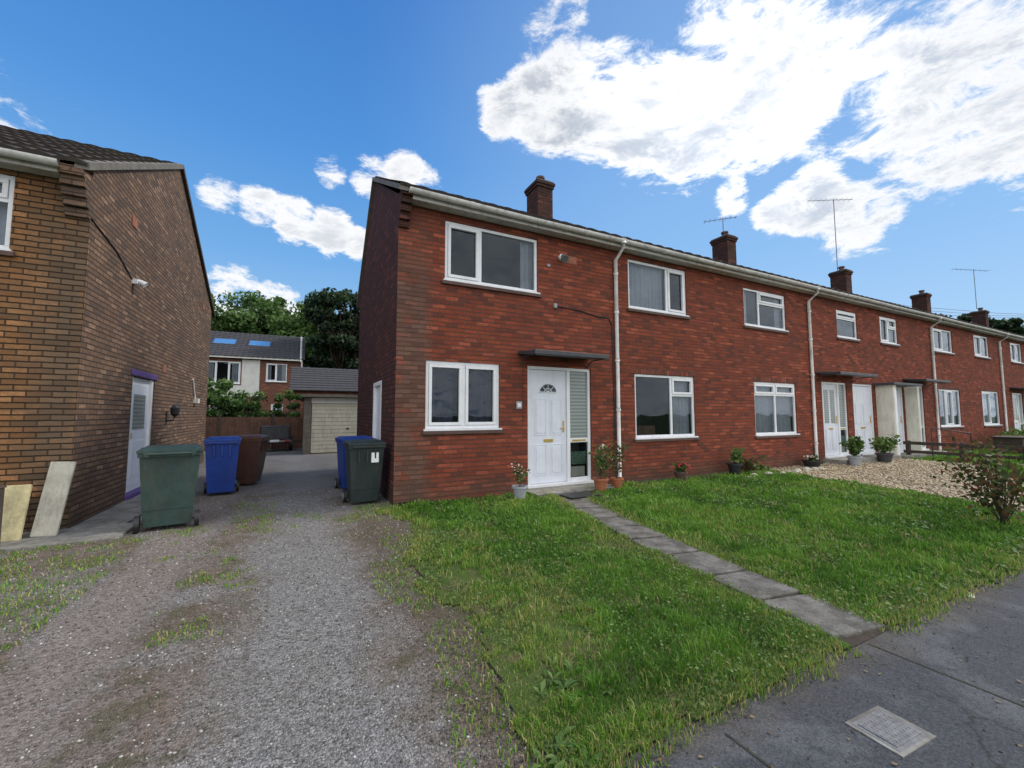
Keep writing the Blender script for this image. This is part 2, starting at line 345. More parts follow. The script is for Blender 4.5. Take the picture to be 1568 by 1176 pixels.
def window(parent,name,x0,x1,z0,z1,Y,cols,room='grey_room',curt=None,sill=True,lintel=False,inner=None):
    g=G(); fy0,fy1=Y+.028,Y+.088; b=.055
    e=.002
    g.box(x0+e,x1-e,fy0,fy1,z0+e,z0+b,'upvc'); g.box(x0+e,x1-e,fy0,fy1,z1-b,z1-e,'upvc')
    g.box(x0+e,x0+b,fy0+.001,fy1,z0+b,z1-b,'upvc'); g.box(x1-b,x1-e,fy0+.001,fy1,z0+b,z1-b,'upvc')
    px=x0+b; W=x1-x0
    for k,(fr,trs,sash) in enumerate(cols):
        ex=x0+W*fr if k<len(cols)-1 else x1-b
        zz=[z0+b]+[z0+(z1-z0)*q for q in trs]+[z1-b]
        for q in trs: zc=z0+(z1-z0)*q; g.box(px,ex,fy0+.002,fy1-.002,zc-.025,zc+.025,'upvc')
        for j in range(len(zz)-1):
            sa=sash if isinstance(sash,bool) else sash[j]
            if sa:
                l,r,lo,hi=px+.004,ex-(.03 if k<len(cols)-1 else .004),zz[j]+.004+(.02 if j>0 else 0),zz[j+1]-.004-(.02 if j<len(zz)-2 else 0)
                s=.05
                g.box(l,r,fy0-.016,fy1-.02,lo,lo+s,'upvc'); g.box(l,r,fy0-.016,fy1-.02,hi-s,hi,'upvc')
                g.box(l,l+s,fy0-.014,fy1-.02,lo+s,hi-s,'upvc'); g.box(r-s,r,fy0-.014,fy1-.02,lo+s,hi-s,'upvc')
        if k<len(cols)-1: g.box(ex-.028,ex+.028,fy0+.004,fy1-.004,z0+b,z1-b,'upvc'); px=ex+.028
    if sill: g.box(x0-.03,x1+.03,Y-.045,Y+.03,z0-.028,z0+.001,'upvc')
    g.done(name+'_frame',parent,bevel=.004)
    h=G(); h.quad((x0+.03,Y+.06,z0+.03),(x1-.03,Y+.06,z0+.03),(x1-.03,Y+.06,z1-.03),(x0+.03,Y+.06,z1-.03),'glass'); h.done(name+'_glass',parent)
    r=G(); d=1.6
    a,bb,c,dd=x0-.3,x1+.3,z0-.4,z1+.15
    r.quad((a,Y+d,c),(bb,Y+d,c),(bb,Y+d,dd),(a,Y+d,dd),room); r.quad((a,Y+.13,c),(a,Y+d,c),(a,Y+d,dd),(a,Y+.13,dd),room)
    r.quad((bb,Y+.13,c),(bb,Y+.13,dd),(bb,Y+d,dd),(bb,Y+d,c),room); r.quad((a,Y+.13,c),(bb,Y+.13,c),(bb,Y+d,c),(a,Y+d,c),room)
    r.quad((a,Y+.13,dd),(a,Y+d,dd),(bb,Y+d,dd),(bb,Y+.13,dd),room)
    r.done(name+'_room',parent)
    if curt:
        for (f0,f1,mt,zlo) in curt:
            xs=np.linspace(x0+W*f0,x1-W*(1-f1),max(8,int((f1-f0)*W/.02))); ph=random.random()*6
            ys=Y+.17+.022*np.sin(xs*52+ph+1.5*np.sin(xs*9))+.01*np.sin(xs*23)
            zb=z0+(z1-z0)*zlo-.05
            V=[(x,y,zb) for x,y in zip(xs,ys)]+[(x,y,z1+.05) for x,y in zip(xs,ys)]; n=len(xs)
            mkobj(name+'_curtain',V,[(i,i+1,n+i+1,n+i) for i in range(n-1)],M[mt],parent,True)
    if inner:
        q=G(); q.box(x0+W*inner[0],x0+W*inner[1],Y+.35,Y+.40,z0-.05,z0+(z1-z0)*inner[2],inner[3]); q.done(name+'_interior_item',parent)
    s=G(); s.box(x0-.06,x1+.06,Y-.05,Y-.0,z0-.085,z0-.030,'sill'); s.done(name+'_brick_sill',parent,bevel=.006)
    if lintel:
        s=G(); s.box(x0-.1,x1+.1,Y-.006,Y+.02,z1+.004,z1+.125,'brick_sold'); s.done(name+'_soldier_course',parent)

def roof_slope(parent,name,x0,x1,y0,z0,y1,z1,mat,dx=.05,row=.34):
    L=math.hypot(y1-y0,z1-z0); nr=max(2,int(round(L/row))); nx=int((x1-x0)/dx)+1
    xs=np.linspace(x0,x1,nx); wave=.030*np.abs(np.sin(np.pi*xs/.30))**.6
    ny,nz=-(z1-z0)/L,(y1-y0)/L
    if nz<0: ny,nz=-ny,-nz
    V=[];F=[]
    def line(t,lift):
        for x,w in zip(xs,wave):
            o=lift+w; V.append((x,y0+(y1-y0)*t+ny*o,z0+(z1-z0)*t+nz*o))
    line(0,-.012)
    lines=1
    for r in range(nr):
        line(r/nr,.035); line((r+1)/nr,.008); lines+=2
    for l in range(lines-1):
        for i in range(nx-1): F.append((l*nx+i,l*nx+i+1,(l+1)*nx+i+1,(l+1)*nx+i))
    return mkobj(name,V,F,mat,parent)
def slopebox(g,x0,x1,p,q,th,m):
    (ya,za),(yb,zb)=p,q
    v=[(x0,ya,za-th),(x1,ya,za-th),(x1,ya,za),(x0,ya,za),(x0,yb,zb-th),(x1,yb,zb-th),(x1,yb,zb),(x0,yb,zb)]
    g.add(v,[(0,1,2,3),(4,7,6,5),(0,4,5,1),(3,2,6,7),(0,3,7,4),(1,5,6,2)],m)

def pipe(parent,x,Y,z1,yg,zg):
    g=G(); yy=Y-.055
    g.tube([(x-.0,yg,zg),(x,yg,zg-.10),(x,yy,zg-.30),(x,yy,2.5),(x,yy,.06)],.038,'gutter',10)
    for z in (.6,1.5,2.5,3.5,4.3): g.tube([(x,yy,z-.03),(x,yy,z+.03)],.050,'gutter',10)
    g.tube([(x,yg,zg+.07),(x,yg,zg-.03)],.062,'gutter',10)
    g.done('downpipe',parent,smooth=True)

YF=6.64
def gutter(parent,x0,x1,y,z,mat='gutter'):
    g=G(); n=10; r=.062; v=[];f=[]
    nseg=max(1,int((x1-x0)/1.0))
    for i in range(nseg+1):
        x=x0+(x1-x0)*i/nseg; dz=.006*math.sin(x*1.3)
        for k in range(n+1):
            t=math.pi+math.pi*k/n; v.append((x,y+r*math.cos(t),z+dz+r*math.sin(t)))
        v.append((x,y+r-.006,z+dz)); 
    m=n+2
    for i in range(nseg):
        for k in range(n): f.append((i*m+k,i*m+k+1,(i+1)*m+k+1,(i+1)*m+k))
    g.add(v,f,mat)
    def half(xa,xb,rr):
        vv=[];ff=[]
        for xx in (xa,xb):
            for k in range(13):
                t=math.pi+math.pi*k/12; vv.append((xx,y+rr*math.cos(t),z+rr*math.sin(t)))
        for k in range(12): ff.append((k,k+1,13+k+1,13+k))
        ff.append(tuple(range(13))); ff.append(tuple(range(25,12,-1)))
        g.add(vv,ff,mat)
    x=x0+1.0
    while x<x1-.2:
        half(x,x+.07,.068); x+=2.4
    half(x0-.004,x0+.012,.064)
    g.done('gutter',parent,smooth=False)

def chimney(parent,x,y,zb,zt,pots=1,w=.46):
    g=G(); h=w/2; d=.30
    g.box(x-h,x+h,y-d,y+d,zb,zt-.24,'brick_c'); g.box(x-h-.03,x+h+.03,y-d-.03,y+d+.03,zt-.24,zt-.165,'brick_c')
    g.box(x-h-.055,x+h+.055,y-d-.055,y+d+.055,zt-.165,zt-.09,'brick_c'); g.box(x-h-.02,x+h+.02,y-d-.02,y+d+.02,zt-.09,zt-.04,'verge')
    for k in range(pots): g.lathe((x,y-.05+.2*k,zt-.06),[(.11,0),(.09,.16),(.12,.17),(.12,.22),(.07,.22)],'pot',14)
    g.box(x-h-.03,x+h+.03,y-d-.03,y+d+.03,zb-.02,zb+.06,'lead'); g.done('chimney',parent)

def door(parent,x0,x1,z0,z1,Y,side=True,fan=True,glazed=False,mirror=False):
    g=G(); fy=Y+.03; e=.003
    b=.06; lx1=x0+.88 if side else x1-b
    g.box(x0+e,x0+b,fy,fy+.07,z0+.05,z1-e,'upvc'); g.box(x1-b,x1-e,fy,fy+.07,z0+.05,z1-e,'upvc'); g.box(x0+b,x1-b,fy+.001,fy+.07,z1-b,z1-e,'upvc')
    g.box(x0-.02,x1+.02,Y-.05,Y+.11,z0,z0+.05,'upvc')
    if side: g.box(lx1,lx1+.07,fy+.002,fy+.07,z0+.05,z1-b,'upvc')
    dl,dr=x0+b,lx1; dz0,dz1=z0+.05,z1-b; w=dr-dl;h=dz1-dz0; fd=fy+.03
    g.done('door_frame',parent,bevel=.004)
    k=G(); k.box(dl+.006,dr-.006,fd,fd+.04,dz0+.006,dz1-.006,'white_door')
    def panel(a,bb,c,d):
        X0,X1,Z0,Z1=dl+w*a,dl+w*bb,dz0+h*c,dz0+h*d; t=.014
        k.box(X0,X1,fd-.010,fd,Z0,Z0+t,'white_door');k.box(X0,X1,fd-.010,fd,Z1-t,Z1,'white_door')
        k.box(X0,X0+t,fd-.0095,fd,Z0+t,Z1-t,'white_door');k.box(X1-t,X1,fd-.0095,fd,Z0+t,Z1-t,'white_door')
        k.box(X0+.04,X1-.04,fd-.013,fd,Z0+.04,Z1-.04,'white_door')
    if glazed:
        for a in (.16,.56): k.box(dl+w*a,dl+w*(a+.28),fd-.006,fd,dz0+h*.45,dz0+h*.92,'obsc')
        panel(.14,.45,.08,.38);panel(.55,.86,.08,.38)
    else:
        for a,bb in ((.13,.45),(.55,.87)): panel(a,bb,.07,.34); panel(a,bb,.42,.74)
    k.box(dl+w*.38,dl+w*.62,fd-.016,fd,dz0+h*.36,dz0+h*.385,'brass')
    hx=dr-.07; k.box(hx-.016,hx+.016,fd-.012,fd,dz0+.93,dz0+1.15,'brass'); k.tube([(hx,fd-.012,1.14),(hx,fd-.045,1.14),(hx-.10,fd-.045,1.14)],.009,'brass',6)
    k.done('door_leaf',parent,bevel=.003)
    if fan and not glazed:
        q=G(); cx=(dl+dr)/2; cz=dz0+h*.80; R=.19; n=16
        v=[(cx,fd-.006,cz)]+[(cx+R*math.cos(math.pi*i/n),fd-.006,cz+R*.85*math.sin(math.pi*i/n)) for i in range(n+1)]
        q.add(v,[(0,i,i+1) for i in range(1,n+1)],'lead')
        q.tube([(cx+R*1.0*math.cos(math.pi*i/n),fd-.006,cz+R*.85*math.sin(math.pi*i/n)) for i in range(n+1)],.012,'white_door',6)
        q.tube([(cx-R,fd-.006,cz),(cx+R,fd-.006,cz)],.012,'white_door',6)
        for a in (45,90,135): t=math.radians(a); q.tube([(cx,fd-.008,cz),(cx+R*math.cos(t),fd-.008,cz+R*.85*math.sin(t))],.006,'white_door',5)
        q.tube([(cx+R*.45*math.cos(math.pi*i/n),fd-.008,cz+R*.38*math.sin(math.pi*i/n)) for i in range(n+1)],.007,'white_door',5)
        q.done('fanlight',parent)
    if side:
        q=G(); sx0,sx1=lx1+.07,x1-b
        q.box(sx0,sx1,fy+.02,fy+.05,z0+.05,z0+.12,'upvc'); q.box(sx0,sx1,fy+.02,fy+.05,z0+.78,z0+.86,'upvc')
        q.box(sx0+.05,sx1-.05,fy+.012,fy+.02,z0+.80,z0+.835,'brass')
        q.quad((sx0,fy+.035,z0+.86),(sx1,fy+.035,z0+.86),(sx1,fy+.035,z1-b),(sx0,fy+.035,z1-b),'obsc')
        q.done('side_light',parent)
        q=G(); q.quad((sx0,fy+.033,z0+.12),(sx1,fy+.033,z0+.12),(sx1,fy+.033,z0+.78),(sx0,fy+.033,z0+.78),'glass')
        q.box(sx0,sx1,fy+.30,fy+.32,z0+.05,z0+.9,'grey_room')
        q.box(sx0+.04,sx1-.06,fy+.05,fy+.055,z0+.13,z0+.32,'cream'); q.box(sx0+.05,sx1-.03,fy+.05,fy+.055,z0+.36,z0+.6,'leafpaper')
        q.done('side_light_glass',parent)
def canopy(parent,x0,x1,Y,z,out=.62):
    g=G()
    n=8; top=[];bot=[]
    for i in range(n+1):
        s=i/n; yy=Y-out*s; zz=z+.10-.08*s+.03*s*s*s
        top.append((yy,zz)); bot.append((yy,zz-.055-.02*s))
    v=[(x0,a,b) for a,b in top]+[(x1,a,b) for a,b in top]+[(x0,a,b) for a,b in bot]+[(x1,a,b) for a,b in bot]; m=n+1; f=[]
    for i in range(n): f+=[(i,i+1,m+i+1,m+i),(2*m+i,3*m+i,3*m+i+1,2*m+i+1),(i,2*m+i,2*m+i+1,i+1),(m+i,m+i+1,3*m+i+1,3*m+i)]
    f.append((n,2*m+n,3*m+n,m+n)); g.add(v,f,'lead')
    for x in (x0+.05,x1-.05):
        g.tube([(x,Y-.01,z-.13),(x,Y-.16,z-.02),(x,Y-out+.1,z-.02)],.014,'lead',6)
    g.done('door_canopy',parent,bevel=.01)

# ------------------------------------------------------------------ terrace
RY,RZ=9.2,6.50; EY,EZ=6.36,4.93; BY,BZ=11.3,4.35
units=[
 dict(x=(1.34,5.90),win=[('upper_window',2.12,3.93,3.66,4.69,[(.36,[],True),(1,[],False)],[(.84,1,'curtain',0),(0,.06,'curtain',0)],0,None),
                          ('ground_window',1.82,3.14,1.16,2.28,[(.5,[],True),(1,[],True)],[(.0,.40,'curtain_d',0),(.56,1,'curtain_d',0)],0,None)],
      door=[(3.70,5.13,.08,2.29,True,True,False)],pipe=[5.77],canopy=[(3.50,5.08,2.44)]),
 dict(x=(5.90,12.90),win=[('upper_window',6.15,7.91,3.65,4.71,[(.66,[],False),(1,[],True)],[(.0,.66,'curtain',.0)],0,None),
                          ('ground_window',6.27,8.08,.90,2.25,[(.60,[],False),(1,[.68],[False,True])],[(.70,1,'curtain',0),],1,(.05,.5,.18,'wood')),
                          ('upper_window.b',9.98,11.76,3.65,4.62,[(.36,[],False),(1,[.66],[False,True])],[(.0,.2,'curtain',0),(.85,1,'curtain',0)],0,None),
                          ('ground_window.b',10.25,12.05,.87,2.22,[(.5,[.76],[False,True]),(1,[.76],[False,True])],[(0,1,'curtain',0)],1,None)],
      door=[],pipe=[12.79],canopy=[]),
 dict(x=(12.90,16.60),win=[('upper_window',14.33,15.52,3.71,4.55,[(1,[.7],[False,True])],[(0,.25,'curtain',0)],0,None)],
      door=[(13.33,14.68,.15,2.33,True,False,True),(15.02,16.25,.15,2.33,False,False,False)],pipe=[],canopy=[(13.05,15.1,2.5)]),
 dict(x=(16.60,20.80),win=[('upper_window',16.98,18.18,3.75,4.63,[(.5,[],True),(1,[.6],[False,True])],[(.8,1,'curtain',0)],0,None)],
      door=[(16.85,18.3,.12,2.3,False,False,False),(18.59,19.85,.12,2.38,True,False,True)],pipe=[20.72],canopy=[(18.3,20.2,2.5)]),
 dict(x=(20.80,28.0),win=[('upper_window',21.0,22.7,3.75,4.62,[(.5,[],True),(1,[],False)],[(.0,.25,'curtain',0)],0,None),('ground_window',21.13,23.05,.93,2.32,[(.33,[],False),(.66,[],True),(1,[],False)],[(0,1,'curtain',0)],1,None),
                          ('upper_window.b',24.9,26.5,3.80,4.70,[(.5,[],True),(1,[],False)],[(.0,.25,'curtain',0)],0,None),('ground_window.b',25.3,27.2,.93,2.35,[(.5,[],True),(1,[],False)],[(0,1,'curtain',0)],1,None)],
      door=[],pipe=[27.65],canopy=[]),
 dict(x=(28.0,36.0),win=[('upper_window',29.2,30.7,3.8,4.7,[(.5,[],True),(1,[],False)],None,0,None),('upper_window.b',33,34.5,3.8,4.7,[(.5,[],True),(1,[],False)],None,0,None),('ground_window',33,34.8,.93,2.32,[(.5,[],True),(1,[],False)],None,1,None)],
      door=[(28.9,30.3,.12,2.35,True,False,True)],pipe=[35.6],canopy=[(28.6,30.6,2.5)]),
 dict(x=(36.0,44.0),win=[('upper_window',37.2,38.7,3.8,4.7,[(.5,[],True),(1,[],False)],None,0,None),('ground_window',37,38.8,.93,2.32,[(.5,[],True),(1,[],False)],None,1,None),('upper_window.b',41,42.5,3.8,4.7,[(.5,[],True),(1,[],False)],None,0,None)],
      door=[(40.3,41.6,.12,2.35,True,False,True)],pipe=[],canopy=[]),
]
chx=[5.69,13.3,21.05,28.9,36.9]
for ui,u in enumerate(units):
    x0,x1=u['x']; h=empty('brick_house',((x0+x1)/2,YF,0))
    ops=[(w[1],w[2],w[3],w[4]) for w in u['win']]+[(d[0],d[1],d[2],d[3]) for d in u['door']]
    wall(h,'front_wall','x',YF,x0,x1,-.05,4.86,ops,'brick',1)
    g=G(); g.quad((x0,BY,-.05),(x1,BY,-.05),(x1,BY,BZ+.05),(x0,BY,BZ+.05),'brick_g'); g.done('rear_wall',h)
    for w in u['win']: window(h,w[0],w[1],w[2],w[3],w[4],YF,w[5],curt=w[6],lintel=bool(w[7]),inner=w[8])
    for d in u['door']: door(h,d[0],d[1],d[2],d[3],YF,d[4],d[5],d[6])
    for d in u['door']:
        g=G(); g.box(d[0]-.15,d[1]+.15,YF-.55,YF,-.03,d[2]-.003,'slab'); g.done('door_step',h,bevel=.01)
    for c in u['canopy']: canopy(h,c[0],c[1],YF,c[2])
    roof_slope(h,'roof_front',x0-(.05 if ui==0 else 0),x1,EY-.03,EZ,RY,RZ,M['roof'])
    roof_slope(h,'roof_rear',x0-(.05 if ui==0 else 0),x1,BY+.25,BZ-.1,RY,RZ,M['roof'],dx=.3)
    g=G(); g.box(x0+(.17 if ui==0 else 0),x1,EY+.045,EY+.07,4.80,4.955,'soffit'); g.box(x0+(.17 if ui==0 else 0),x1,EY+.07,YF,4.82,4.84,'soffit'); g.done('fascia_soffit',h)
    g=G(); n=int((x1-x0)/.45)
    for i in range(n):
        a=x0+(x1-x0)*i/n; bq=x0+(x1-x0)*(i+1)/n; g.tube([(a+.005,RY,RZ+.01),(bq-.005,RY,RZ+.01)],.085,'roof',12)
    g.done('ridge_tiles',h)
    gutter(h,x0+(.10 if ui==0 else 0),x1,EY-.022,4.915)
    for p in u['pipe']: pipe(h,p,YF,4.9,EY-.022,4.88)
    for cx in chx:
        if x0<=cx<x1: chimney(h,cx,9.5,6.2,7.68,1)
    if ui==0:
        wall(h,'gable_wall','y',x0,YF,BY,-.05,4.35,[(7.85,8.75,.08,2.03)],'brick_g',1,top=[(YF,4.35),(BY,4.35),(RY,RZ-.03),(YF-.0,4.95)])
        g=G(); g.box(x0+.05,x0+.09,7.86,8.74,.09,2.02,'white_door'); g.box(x0-.01,x0+.05,7.855,7.93,.085,2.02,'upvc'); g.box(x0-.01,x0+.05,8.67,8.745,.085,2.02,'upvc'); g.box(x0-.01,x0+.05,7.93,8.67,1.95,2.02,'upvc'); g.done('side_door',h,bevel=.003)
        g=G(); slopebox(g,x0-.06,x0+.10,(EY-.02,EZ+.03),(RY,RZ+.06),.09,'verge'); slopebox(g,x0-.06,x0+.10,(RY,RZ+.06),(BY+.25,BZ-.05),.09,'verge'); g.done('verge',h)
        g=G()
        for k in range(5): g.box(x0-.002+.0,x0+.165,YF-.055*(k+1),YF,4.40+.11*k+(.0),4.40+.11*(k+1)-.003,'brick_c')
        g.done('corbel',h)
        g=G()
        g.tube([(4.45,YF,4.43),(4.45,YF-.05,4.43)],.06,'upvc',16); g.tube([(4.45,YF-.05,4.43),(4.43,YF-.13,4.38)],[.03,.06],'upvc',12)
        g.tube([(4.42,YF-.12,4.42),(4.41,YF-.2,4.33)],[.045,.075],'metal',12)
        g.done('security_light',h)
        g=G(); g.box(4.53,4.82,YF-.004,YF+.01,4.35,4.50,'vent'); g.box(4.27,4.33,YF-.04,YF,3.42,3.50,'gpot')
        g.tube([(4.34,YF-.012,3.46),(4.9,YF-.012,3.43),(5.3,YF-.012,3.36),(5.6,YF-.012,3.36),(5.68,YF-.012,3.2),(5.70,YF-.012,2.0),(5.70,YF-.012,.3)],.011,'black',6)
        g.tube([(3.60,YF-.012,2.3),(3.60,YF-.012,1.2)],.004,'black',6); g.box(3.47,3.58,YF-.012,YF,1.50,1.63,'gpot'); g.box(3.49,3.56,YF-.014,YF-.012,1.53,1.60,'upvc')
        g.box(4.13,4.19,YF-.03,YF,4.2,4.25,'gpot')
        g.done('wall_fittings',h)
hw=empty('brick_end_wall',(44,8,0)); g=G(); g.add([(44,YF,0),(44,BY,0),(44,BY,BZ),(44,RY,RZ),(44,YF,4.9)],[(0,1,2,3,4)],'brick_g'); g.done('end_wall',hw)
h=empty('porch_store',(17.5,6.2,0)); g=G()
g.box(16.40,16.62,YF-.45,YF-.003,.0,2.30,'cream'); g.box(16.44,16.58,YF-.465,YF-.45,.12,2.15,'upvc'); g.box(16.25,18.2,YF-.55,YF-.004,2.302,2.37,'lead'); g.box(18.36,18.5,YF-.35,YF-.003,0,2.3,'cream'); g.done('store_body',h,bevel=.01)

def aerial(x,y,zb,zt,az,n,L=.9):
    e=empty('tv_aerial',(x,y,zb)); g=G(); g.tube([(x,y,zb),(x,y,zt)],.018,'metal',6)
    d=Vector((math.cos(az),math.sin(az),0)); s=Vector((-d.y,d.x,0)); c=Vector((x,y,zt-.05))
    g.tube([c-d*L*.5,c+d*L*.7],.012,'metal',5)
    for i in range(n):
        p=c-d*L*.45+d*L*1.1*i/(n-1); g.tube([p-s*.16,p+s*.16],.006,'metal',4)
    g.done('mast_and_elements',e)
aerial(21.05,9.6,7.6,11.0,2.6,9,1.6); aerial(13.3,9.5,7.6,8.4,2.3,7,.9); aerial(36.9,9.6,7.8,10.3,2.8,8,2.2)
e=empty('overhead_wire',(36,6,7)); g=G()
for k in range(3): g.tube([(24,14-k*.4,8.6+.1*k),(34,12.5-k*.3,8.0+.1*k),(44,11-k*.3,8.3+.1*k),(60,8,9.4)],.012,'black',4)
g.done('wires',e)

# ------------------------------------------------------------------ left house
LX,LY=-2.44,7.05
h=empty('brick_house',(LX-3,LY,0))
lw=[(-4.62,-3.13,3.36,4.28),(-4.9,-3.6,.95,2.1)]
wall(h,'front_wall','x',LY,-10,LX,-.05,4.55,lw,'brick_l',1)
window(h,'upper_window',-4.62,-3.13,3.36,4.28,LY,[(.5,[],False),(1,[.66],[False,True])],curt=[(.6,1,'curtain',0)])
window(h,'ground_window',-4.9,-3.6,.95,2.1,LY,[(.5,[],True),(1,[],False)],curt=None)
LRY,LRZ=11.0,6.74; LBY,LBZ=15.3,4.55
wall(h,'gable_wall','y',LX,LY,LBY,-.05,4.55,[(8.95,10.15,.06,2.05)],'brick_lg',-1,depth=.16,top=[(LY,4.55),(LBY,4.55),(LRY,LRZ)])
g=G(); g.quad((-10,LBY,0),(LX,LBY,0),(LX,LBY,4.6),(-10,LBY,4.6),'brick_l'); g.add([(-10,LY,0),(-10,LBY,0),(-10,LBY,4.55),(-10,LRY,LRZ),(-10,LY,4.55)],[(0,1,2,3,4)],'brick_l'); g.done('rear_walls',h)
g=G()
g.box(LX-.12,LX-.07,8.955,10.145,.10,2.04,'upvc'); g.box(LX-.07,LX-.055,9.08,10.02,.2,1.92,'white_door')
g.box(LX-.055,LX-.045,9.25,9.85,1.15,1.75,'obsc'); g.box(LX-.055,LX-.045,9.25,9.85,.35,.95,'white_door')
g.box(LX-.07,LX-.02,8.955,9.04,.10,2.04,'upvc'); g.box(LX-.07,LX-.02,10.06,10.145,.10,2.04,'upvc')
g.box(LX-.05,LX+.015,8.85,10.25,2.053,2.15,'purple'); g.box(LX-.15,LX+.05,8.90,10.20,.0,.095,'purple'); g.box(LX-.025,LX-.01,9.1,9.12,1.0,1.1,'brass')
g.done('side_door',h,bevel=.004)
g=G()
g.box(LX,LX+.012,8.45,8.68,4.40,4.56,'vent'); g.box(LX,LX+.01,10.6,10.8,2.25,2.4,'vent'); g.box(LX,LX+.012,14.0,14.2,4.3,4.45,'vent')
g.box(LX,LX+.07,8.62,8.72,3.50,3.58,'upvc'); g.tube([(LX+.07,8.67,3.56),(LX+.16,8.67,3.50)],[.03,.055],'upvc',10)
g.tube([(LX+.01,7.06,3.9),(LX+.01,7.9,3.78),(LX+.01,8.6,3.56)],.008,'black',5)
g.tube([(LX,11.05,1.28),(LX+.12,11.05,1.28),(LX+.14,11.05,1.36)],.018,'black',6); g.lathe((LX+.14,11.05,1.36),[(.03,0),(.075,.05),(.085,.18),(.02,.24)],'black',10)
g.tube([(LX+.02,13.2,2.3),(LX+.02,13.6,1.75)],.02,'gutter',6); g.box(LX,LX+.1,13.5,13.7,1.7,1.82,'gutter')
g.done('wall_fittings',h)
roof_slope(h,'roof_front',-10,LX+.04,LY-.30,4.44,LRY,LRZ+.02,M['roof']); roof_slope(h,'roof_rear',-10,LX+.04,LBY+.3,4.45,LRY,LRZ+.02,M['roof'],dx=.1)
g=G(); slopebox(g,LX-.08,LX+.06,(LY-.28,4.50),(LRY,LRZ+.07),.10,'verge'); slopebox(g,LX-.08,LX+.06,(LRY,LRZ+.07),(LBY+.3,4.50),.10,'wood_d'); g.done('verge',h)
g=G(); g.box(-10,LX-.23,LY-.24,LY-.215,4.32,4.48,'soffit'); g.box(-10,LX-.23,LY-.215,LY,4.34,4.36,'soffit'); g.done('fascia_soffit',h)
gutter(h,-10,LX-.2,LY-.31,4.42)
g=G()
for k in range(5): g.box(LX-.225,LX+.002,LY-.055*(k+1),LY,3.88+.11*k,3.88+.11*(k+1)-.003,'brick_lg')
g.done('corbel',h)

# ------------------------------------------------------------------ ground
g=G(); g.quad((-400,-400,-.04),(400,-400,-.04),(400,500,-.04),(-400,500,-.04),'ground'); g.done('ground')
def grid(name,x0,x1,y0,y1,step,zf,mat,mask=None):
    nx=int((x1-x0)/step)+1; ny=int((y1-y0)/step)+1
    X,Y=np.meshgrid(np.linspace(x0,x1,nx),np.linspace(y0,y1,ny)); Z=zf(X,Y)
    V=np.stack([X,Y,Z],-1).reshape(-1,3); i=np.arange(nx*ny).reshape(ny,nx)
    F=np.stack([i[:-1,:-1],i[:-1,1:],i[1:,1:],i[1:,:-1]],-1).reshape(-1,4)
    if mask is not None:
        cx=V[F].mean(1); F=F[mask(cx[:,0],cx[:,1])]
    return np_mesh(name,V,F,mat)
driveZ=lambda X,Y:.012*(fbm(X,Y,1.5,3)-.5)-.012*np.exp(-((X-.12)/.35)**2)-.010*np.exp(-((X+1.15)/.3)**2)
o=grid('gravel_driveway',-3.4,1.9,.2,24,.08,driveZ,M['gravel']); 
for p in o.data.polygons: p.use_smooth=True
LB=np.array([(.85,1.2),(.95,1.57),(1.0,2.0),(1.14,2.9),(.95,3.53),(.98,4.11),(1.25,5.0),(1.33,5.56),(1.15,6.2)])
def lawn_left(y): return np.interp(y,LB[:,1],LB[:,0])
def path_c(y): return np.interp(y,[1.4,2.2,3.5,5.2,6.3],[3.17,3.34,3.50,3.88,4.25])
def in_lawn(x,y,j=0.0):
    n=(fbm(x,y,4,3)-.5)*.3
    return (x>lawn_left(y)+n+j)&(y>1.42+n*.55+.0*x+j)&(y<6.45)&(x<np.interp(y,[2,3,5,6.6],[8.9,9.5,9.98,10.4])+n)
lawnZ=lambda X,Y:.012+.022*fbm(X,Y,1.0,3)*np.clip((X-lawn_left(Y))*2.5,0,1)
grid('lawn',.6,10.6,1.15,6.62,.05,lawnZ,M['lawn'],lambda x,y:in_lawn(x,y)&(np.abs(x-path_c(y))>.20))
grid('path_bed',2.6,4.7,1.40,6.3,.05,lambda X,Y:.012+0*X,M['soil'],lambda x,y:(np.abs(x-path_c(y))<.27))
grid('yellow_gravel_garden',8.6,16.6,1.9,6.6,.08,lambda X,Y:.008+.02*fbm(X,Y,3,3),M['lime'],lambda x,y:(x>np.interp(y,[2,3,5,6.6],[8.9,9.5,9.98,10.4])+(fbm(x,y,4,3)-.5)*.2)&(y>np.interp(x,[8.8,13,16.6],[1.95,2.9,4.6])))
g=G(); g.box(-60,1.15,-1.0,.9,-.05,.006,'asphalt'); 
g.box(1.15,60,-1.0,1.62,-.05,.008,'asphalt'); g.done('pavement')
g=G(); g.quad((-60,-9,-.036),(60,-9,-.036),(60,-1.13,-.036),(-60,-1.13,-.036),'asphalt'); g.done('road')
g=G()
x=-20.
while x<40: g.box(x,x+.905,-1.13,-1.0,-.1,.012,'slab'); x+=.915
g.done('kerb',bevel=.012)
g=G(); g.box(3.12,3.135,-1.0,1.38,.0,.0105,'joint'); g.box(1.70,1.712,-.9,1.30,.0,.0105,'joint'); g.box(1.2,9.5,.60,.608,.0,.0102,'joint'); g.box(5.9,5.912,-.9,1.30,.0,.0105,'joint'); g.done('pavement_joints')
e=empty('garden_path',(3.6,3.8,0)); y=1.44;k=0
